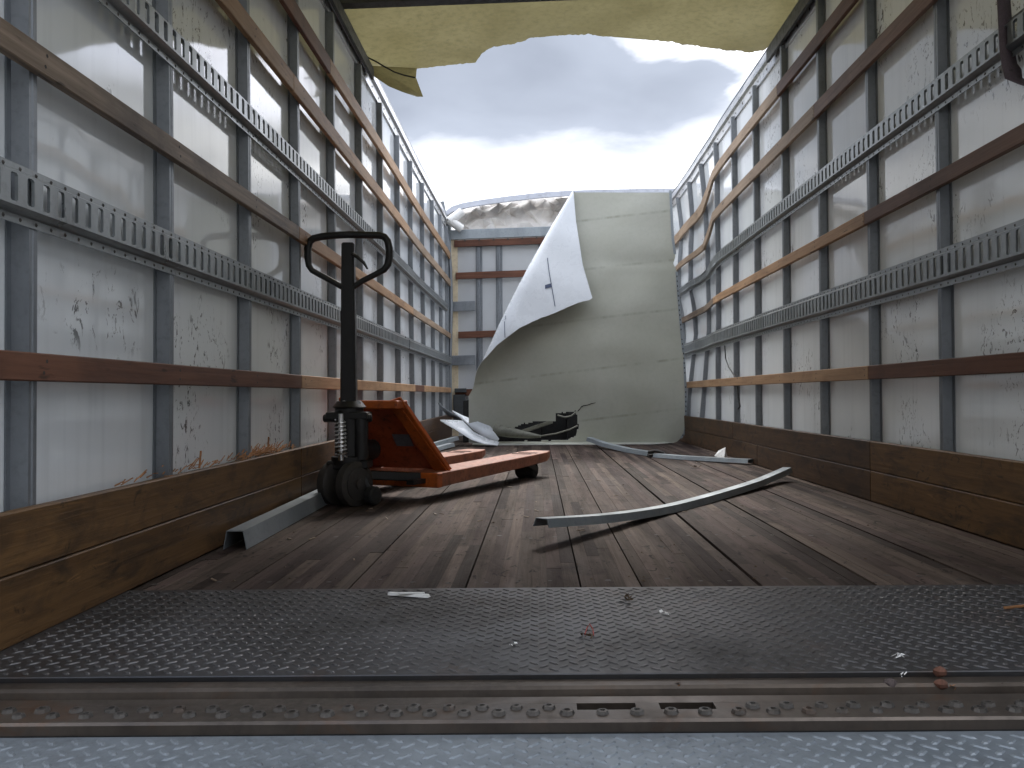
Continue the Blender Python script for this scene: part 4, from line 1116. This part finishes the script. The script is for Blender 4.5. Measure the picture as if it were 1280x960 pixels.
m = MB(); m.hexa([p+Vector((-.048, .016, -.0)), p+Vector((.045, -.012, 0)), p+Vector((.05, .0, 0)), p+Vector((-.043, .026, 0)), p+Vector((-.047, .018, .006)), p+Vector((.044, -.008, .006)), p+Vector((.046, .0, .006)), p+Vector((-.043, .024, .006))])
m.box(p.x-.03, p.x+.036, p.y+.0, p.y+.006, p.z+.0062, p.z+.009)
tag(m.build('trim_scrap', M['white_scrap']), 'small white strip of trim lying on the tread plate in front of the floorboards', 'trim scrap')
tag(clump(atZ(785, 752, .004), .018, 14, M['leaf'], 'dry_leaf', 3, 1.), 'crumpled brown dry leaf on the tread plate near the floorboards', 'leaf')
tag(clump(atZ(643, 808, .004), .009, 5, M['white_scrap'], 'paper_scrap', 5, .4), 'tiny white flake lying alone in the middle of the tread plate', 'paper scrap')
tag(clump(atZ(832, 768, .004), .014, 6, M['white_scrap'], 'paper_scrap', 6, .3), 'white torn flake on the tread plate to the right of the dry leaf', 'paper scrap')
tag(clump(atZ(736, 797, .004), .014, 8, M['leaf'], 'dry_leaf', 9, .5), 'small dark leaf bit by the red thread on the tread plate', 'leaf')
m = MB(); m.tube([atZ(731, 793, .006), atZ(734, 784, .008), atZ(737, 780, .012), atZ(741, 786, .007), atZ(742, 794, .006)], .0011, 5)
tag(m.build('plastic_thread', M['red_thread'], smooth=True), 'thin red curl of plastic thread on the tread plate', 'thread')
tag(clump(atZ(1122, 822, .004), .012, 7, M['white_scrap'], 'paper_scrap', 12, .3), 'cluster of white crumbs at the right near edge of the tread plate', 'crumbs')
tag(clump(atZ(1130, 846, .004), .009, 4, M['white_scrap'], 'paper_scrap', 13, .3), 'single white crumb above the dull brown pebble by the sill', 'crumbs')
tag(clump(atZ(1103, 749, .004), .007, 4, M['white_scrap'], 'paper_scrap', 14, .3), 'tiny white flake on the right far part of the tread plate', 'paper scrap')
for (u, v, z), mat, lab in (((1113, 861, -.014), 'brown_nut', 'dull brown pebble in the sill groove, left of the reddish one'), ((1175, 846, .0), 'rust_nut', 'rusty pebble sitting on the near edge of the tread plate'), ((1176, 862, -.014), 'rust_nut', 'reddish pebble in the sill groove below the rusty one')):
    tag(pebble(atZ(u, v, z), .0105, M[mat], 'pebble', u), lab, 'pebble')
tag(clump(atZ(848, 860, -.012), .012, 10, M['straw'], 'dry_leaf', 15, .8), 'orange brown leaf crumb in the sill groove above the slots', 'leaf')
tag(clump(atZ(1191, 862, -.012), .010, 8, M['straw'], 'dry_leaf', 16, .8), 'yellow brown leaf crumb beside the reddish pebble in the sill groove', 'leaf')
m = MB(); a, b = atZ(1255, 760, .007), atZ(1282, 757, .007); m.bar(a, b, (0, .003, 0), (0, 0, .002)); tag(m.build('wood_splinter', M['straw']), 'orange wood splinter at the right end of the tread plate', 'splinter')
tag(clump((.95, 5.1, .002), .04, 10, M['leaf'], 'bark_crumbs', 21, .3), 'dark crumbs on the floor in front of the shiny channel', 'crumbs')
rnd = random.Random(31); m = MB()
for k in range(48):
    x = rnd.uniform(-.8, 1.3); y = YB+.1+rnd.random()*5.2; a = rnd.random()*6.3; L1 = rnd.uniform(.006, .032)
    m.bar((x, y, .0022), (x+L1*math.cos(a), y+L1*math.sin(a), .003+rnd.random()*.004), Vector((-math.sin(a), math.cos(a), 0))*rnd.uniform(.0008, .003), Vector((0, 0, .001)))
o = stuff(m.build('floor_chips', M['wood_grey'])); tag(o, 'pale wood chips and shavings scattered over the wooden floor', 'chips')
# splinters along the top of the left kick plank
rnd = random.Random(4); m = MB()
for k in range(240):
    y = rnd.choice((rnd.gauss(3.0, .09), rnd.gauss(2.95, .18), rnd.uniform(1.9, 3.3))); x = rnd.uniform(-.985, -.955); z = .246+abs(rnd.gauss(0, .009))
    a = rnd.uniform(-.5, .5); L1 = rnd.uniform(.015, .055); up = rnd.uniform(-.1, .55)
    d = Vector((math.sin(a)*.4, math.cos(a), up)).normalized()*L1; p = Vector((x, y, z))
    m.bar(p, p+d, Vector((.0012, 0, 0)), Vector((0, 0, .0009)))
for yy, hh in ((2.42, .05), (3.03, .06)):
    m.bar((-.975, yy, .246), (-.972, yy+.004, .246+hh), Vector((.002, 0, 0)), Vector((0, .003, 0)))
o = stuff(m.build('wood_splinters', M['straw'])); tag(o, 'orange wood splinters piled along the top of the left kick plank', 'splinters')
rnd = random.Random(11); m = MB()
for k in range(260):
    x = rnd.uniform(-.85, 1.3); y = YB+.05+rnd.random()**1.3*5.6; r = rnd.uniform(.0015, .0055)
    a = rnd.random()*6.3; pts_ = [(x+r*rnd.uniform(.6, 1.4)*math.cos(a+t*1.57), y+r*rnd.uniform(.6, 1.6)*math.sin(a+t*1.57), .0008) for t in range(4)]
    m.add(pts_+[(x, y, .0008+r*.6)], [(t, (t+1) % 4, 4) for t in range(4)])
o = stuff(m.build('floor_crumbs', M['leaf'])); tag(o, 'dark dirt crumbs scattered over the wooden floor', 'crumbs')

for o in C.objects:
    if '_o' in o: del o['_o']
